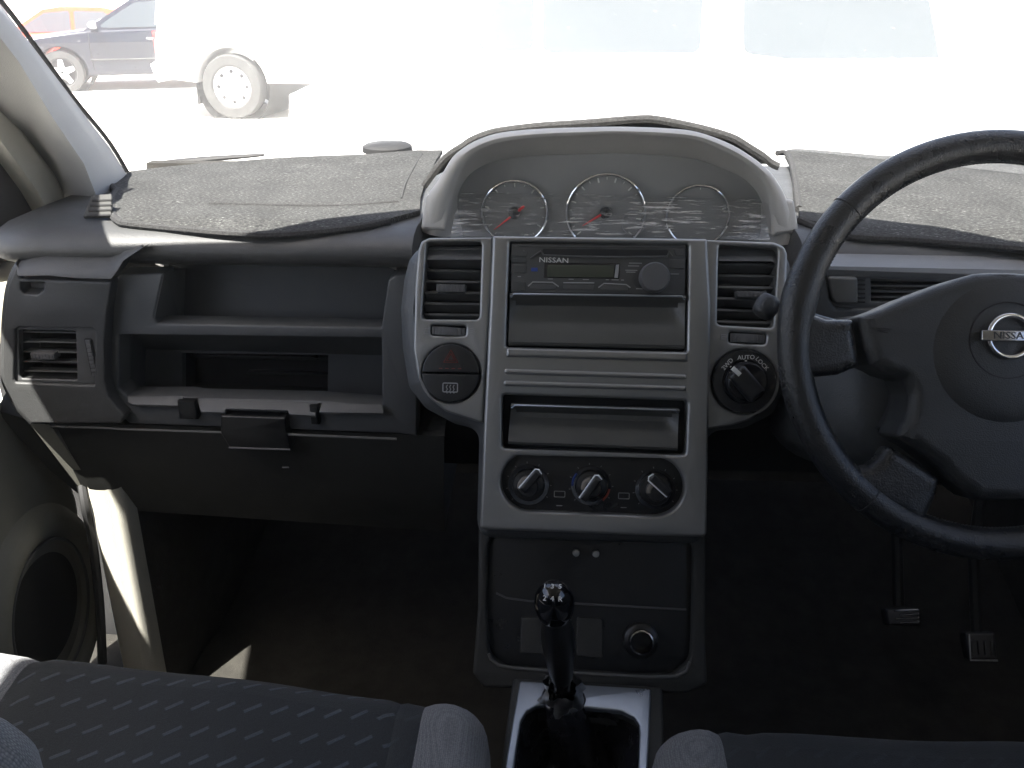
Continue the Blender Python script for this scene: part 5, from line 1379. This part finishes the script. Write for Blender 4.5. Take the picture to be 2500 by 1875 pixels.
# local +x is the nose
def seams(root, o_, hw, xs_, z0, z1):
    for sg in (-1, 1):
        for x in xs_:
            mb = MB(); y = sg * (hw(.5) + .048)
            mb.add(*tube([o_ + Vector((x, y, z0)), o_ + Vector((x + .01, y, (z0 + z1) / 2)), o_ + Vector((x, y, z1))], .007, 5))
            mb.build("door_seam", M['arch'], root)
        obj("side_moulding", *tube([o_ + Vector((-.95, sg * (hw(.5) + .05), .50)), o_ + Vector((.98, sg * (hw(.5) + .05), .50))], .022, 6, flat=.6), M['tyre'], root)
def side_bits(mx, mz, hx, hz, mm):
    def f(root, o_, hw):
        seams(root, o_, hw, (.95, -.30, -1.0), .34, .90)
        for sg in (-1, 1):
            y = sg * (hw(mz) + .09)
            rings = [[o_ + Vector((mx + dx_, y + .09 * cos(t) * s_, mz + .06 * sin(t) * s_)) for t in [2 * pi * i / 14 for i in range(14)]] for dx_, s_ in ((-.04, .85), (0, 1), (.06, .8), (.09, .2))]
            obj("mirror", *loft(rings, cap0=True, cap1=True), mm, root)
        for sg in (-1, 1):
            for h_ in hx:
                y = sg * (hw(hz) + .045)
                obj("handle", *tube([o_ + Vector((h_ - .11, y, hz)), o_ + Vector((h_ - .06, y + sg * .03, hz)), o_ + Vector((h_ + .06, y + sg * .03, hz)), o_ + Vector((h_ + .11, y, hz))], .014, 8), mm, root)
    return f
sed_body = [(2.25, .30), (2.32, .50), (2.28, .66), (2.0, .80), (1.2, .90), (.9, .93), (-1.6, .98), (-2.15, .96), (-2.3, .80), (-2.32, .45), (-2.2, .26)]
sed_G = [(1.05, .90), (.25, 1.38), (-.1, 1.43), (-.9, 1.42), (-1.2, 1.36), (-1.75, .96)]
sed_W = [[(.85, .955), (.22, 1.32), (-.28, 1.36), (-.28, .975)], [(-.36, .978), (-.36, 1.36), (-.95, 1.34), (-1.40, 1.02)]]
sed_A = [(-1.38, .37), (1.42, .37)]
hd = pi + radians(22)
car("blue_sedan", "dark blue sedan parked side on outside, beyond the passenger end of the windshield", "car", place((162, 224), 1.42, .80, hd), hd, 1.76, sed_body, sed_A, .93, sed_G, sed_W, P['navy'], .32, dz=-.03, extra=side_bits(.85, 1.0, (.0, -.9), .80, P['silver']), group="cars parked outside")
hd = radians(30)
g = onz((150, 150)); 
car("orange_car", "orange car with tinted rear window behind the dark blue sedan", "car", at(215, 105, 19.0) * Vector((1, 1, 0)) if False else Vector((at(178, 60, 18.5).x, at(178, 60, 18.5).y, 0)), pi + radians(5), 1.74, sed_body, sed_A, .93, sed_G, sed_W, P['orange'], .32, dz=-.25, extra=side_bits(.85, 1.0, (.0, -.9), .80, P['orange']), group="cars parked outside")
q = at(0, 90, 17)
car("red_car", "bright red car showing as a thin sliver beside the windshield pillar", "car", Vector((q.x - 1.55, q.y, 0)), radians(8), 1.74, sed_body, sed_A, .93, sed_G, sed_W, P['red'], .32, dz=-.25, group="cars parked outside")
van_body = [(2.25, .42), (2.34, .62), (2.30, .90), (1.95, 1.02), (1.3, 1.08), (-2.15, 1.10), (-2.22, .9), (-2.26, .62), (-2.10, .46)]
van_G = [(1.35, 1.06), (.85, 1.66), (.6, 1.76), (-1.9, 1.76), (-2.12, 1.66), (-2.2, 1.08)]
van_W = [[(1.0, 1.14), (.72, 1.60), (.35, 1.62), (.35, 1.14)], [(.25, 1.14), (.25, 1.62), (-.60, 1.62), (-.60, 1.14)], [(-.78, 1.14), (-.78, 1.62), (-1.85, 1.60), (-1.95, 1.14)]]
van_A = [(-1.32, .45), (1.38, .45)]
def van_extra(root, o_, hw):
    for sg in (-1, 1):
        obj("rear_lamp", *slabpoly([o_ + Vector((-2.285, sg * .60, .75)), o_ + Vector((-2.285, sg * .78, .75)), o_ + Vector((-2.285, sg * .78, 1.0)), o_ + Vector((-2.285, sg * .60, 1.0))], (.05, 0, 0)), M['redlamp'], root)
        v, f = slabpoly([o_ + Vector((-1.32 - .50, sg * .80, .16)), o_ + Vector((-1.32 - .48, sg * .80, .5)), o_ + Vector((-1.32 - .48, sg * .62, .5)), o_ + Vector((-1.32 - .50, sg * .62, .16))], (.03, 0, 0)); obj("mud_flap", v, f, M['arch'], root)
    obj("bumper", *slabpoly([o_ + Vector((-2.27, -.85, .42)), o_ + Vector((-2.27, .85, .42)), o_ + Vector((-2.36, .80, .62)), o_ + Vector((-2.36, -.80, .62))], (.10, 0, .05)), P['white'], root)
hd = radians(-4)
car("white_van", "white van with steel wheels, its rear end hiding the dark blue sedan", "van", place((578, 290), -1.32, -.84, hd), hd, 1.80, van_body, van_A, 1.10, van_G, [van_W[0]], P['white'], .375, steel=True, extra=van_extra, group="white vehicles parked outside")
hd = pi
sx = lambda P_: [(x * .81, z) for x, z in P_]
car("white_suv", "white car nearest the bonnet, its side windows faint through the glare", "car", Vector((at(1560, 100, 5.8).x - .12, 5.85, 0)), hd, 1.80, sx(van_body), [(-1.15, .31), (1.15, .31)], 1.10, sx(van_G), [sx(w_) for w_ in [[(1.05, 1.13), (.72, 1.62), (.66, 1.62), (.66, 1.13)], [(.60, 1.12), (.60, 1.64), (-.42, 1.64), (-.42, 1.12)], [(-.70, 1.12), (-.66, 1.64), (-1.75, 1.62), (-1.98, 1.0)]]], P['white'], .27, group="white vehicles parked outside")
# corrugated fence and white wall beyond
fn = []
x0, x1 = -17.5, at(190, 20, 24).x
n = int((x1 - x0) / .06)
top = [Vector((x0 + (x1 - x0) * i / n, 22.0 + (.05 if i % 4 in (0, 1) else -.02), 0)) for i in range(n + 1)]
fe = thing("metal_fence", "grey corrugated metal fence at the far edge of the yard", "fence", (x0, 22, 0))
M['fence'] = mat("weathered_sheet", (.09, .09, .10), .6, var=.45, vscale=3)
obj("sheet", *slabpoly([Vector((p.x, p.y, 0)) for p in top] + [Vector((p.x, p.y + .02, 0)) for p in top[::-1]], (0, 0, 2.1)), M['fence'], fe, 20)
ww = obj("yard_wall", *slabpoly([(x1 + .05, 22, 0), (40, 22, 0), (40, 22, 2.6), (x1 + .05, 22, 2.6)], (0, .25, 0)), mat("white_wall", (.78, .77, .75), .85, bump=.3, bscale=12, var=.05), None)
props(ww, "long white boundary wall behind the parked vehicles", "wall")
# bonnet of this car beyond the windshield
rings = []
for i in range(21):
    x = -.72 + 1.54 * i / 20; e = ((x - XC) / .77) ** 2
    rings.append([Vector((x, y, z - .05 * e)) for y, z in ((1.78, 1.06), (1.90, 1.085), (2.2, 1.06), (2.5, 1.01), (2.62, .94), (2.66, .80), (2.66, .5))])
bn = obj("bonnet", *loft(rings, closed=False), P['white'], None, 60); props(bn, "pale bonnet of the car beyond the bottom of the windshield", "bonnet")
# thin scattering air, added to imitate the veil of lens glare
hz = bpy.data.materials.new("glare_haze_air"); hz.use_nodes = True
n_ = hz.node_tree; n_.nodes.remove(n_.nodes["Principled BSDF"])
pv = n_.nodes.new("ShaderNodeVolumePrincipled"); pv.inputs["Color"].default_value = (.97, .98, 1, 1); pv.inputs["Density"].default_value = GLARE_HAZE; pv.inputs["Anisotropy"].default_value = .88
n_.links.new(pv.outputs[0], n_.nodes["Material Output"].inputs["Volume"])
if GLARE_HAZE > 0:
    v, f = slabpoly([(-35, -12, -1), (45, -12, -1), (45, 34, -1), (-35, 34, -1)], (0, 0, 5))
    props(obj("glare_haze", v, f, hz, None, 0), "faint bright veil of added air in and around the car, imitating lens glare", "glare_haze", kind="stuff")
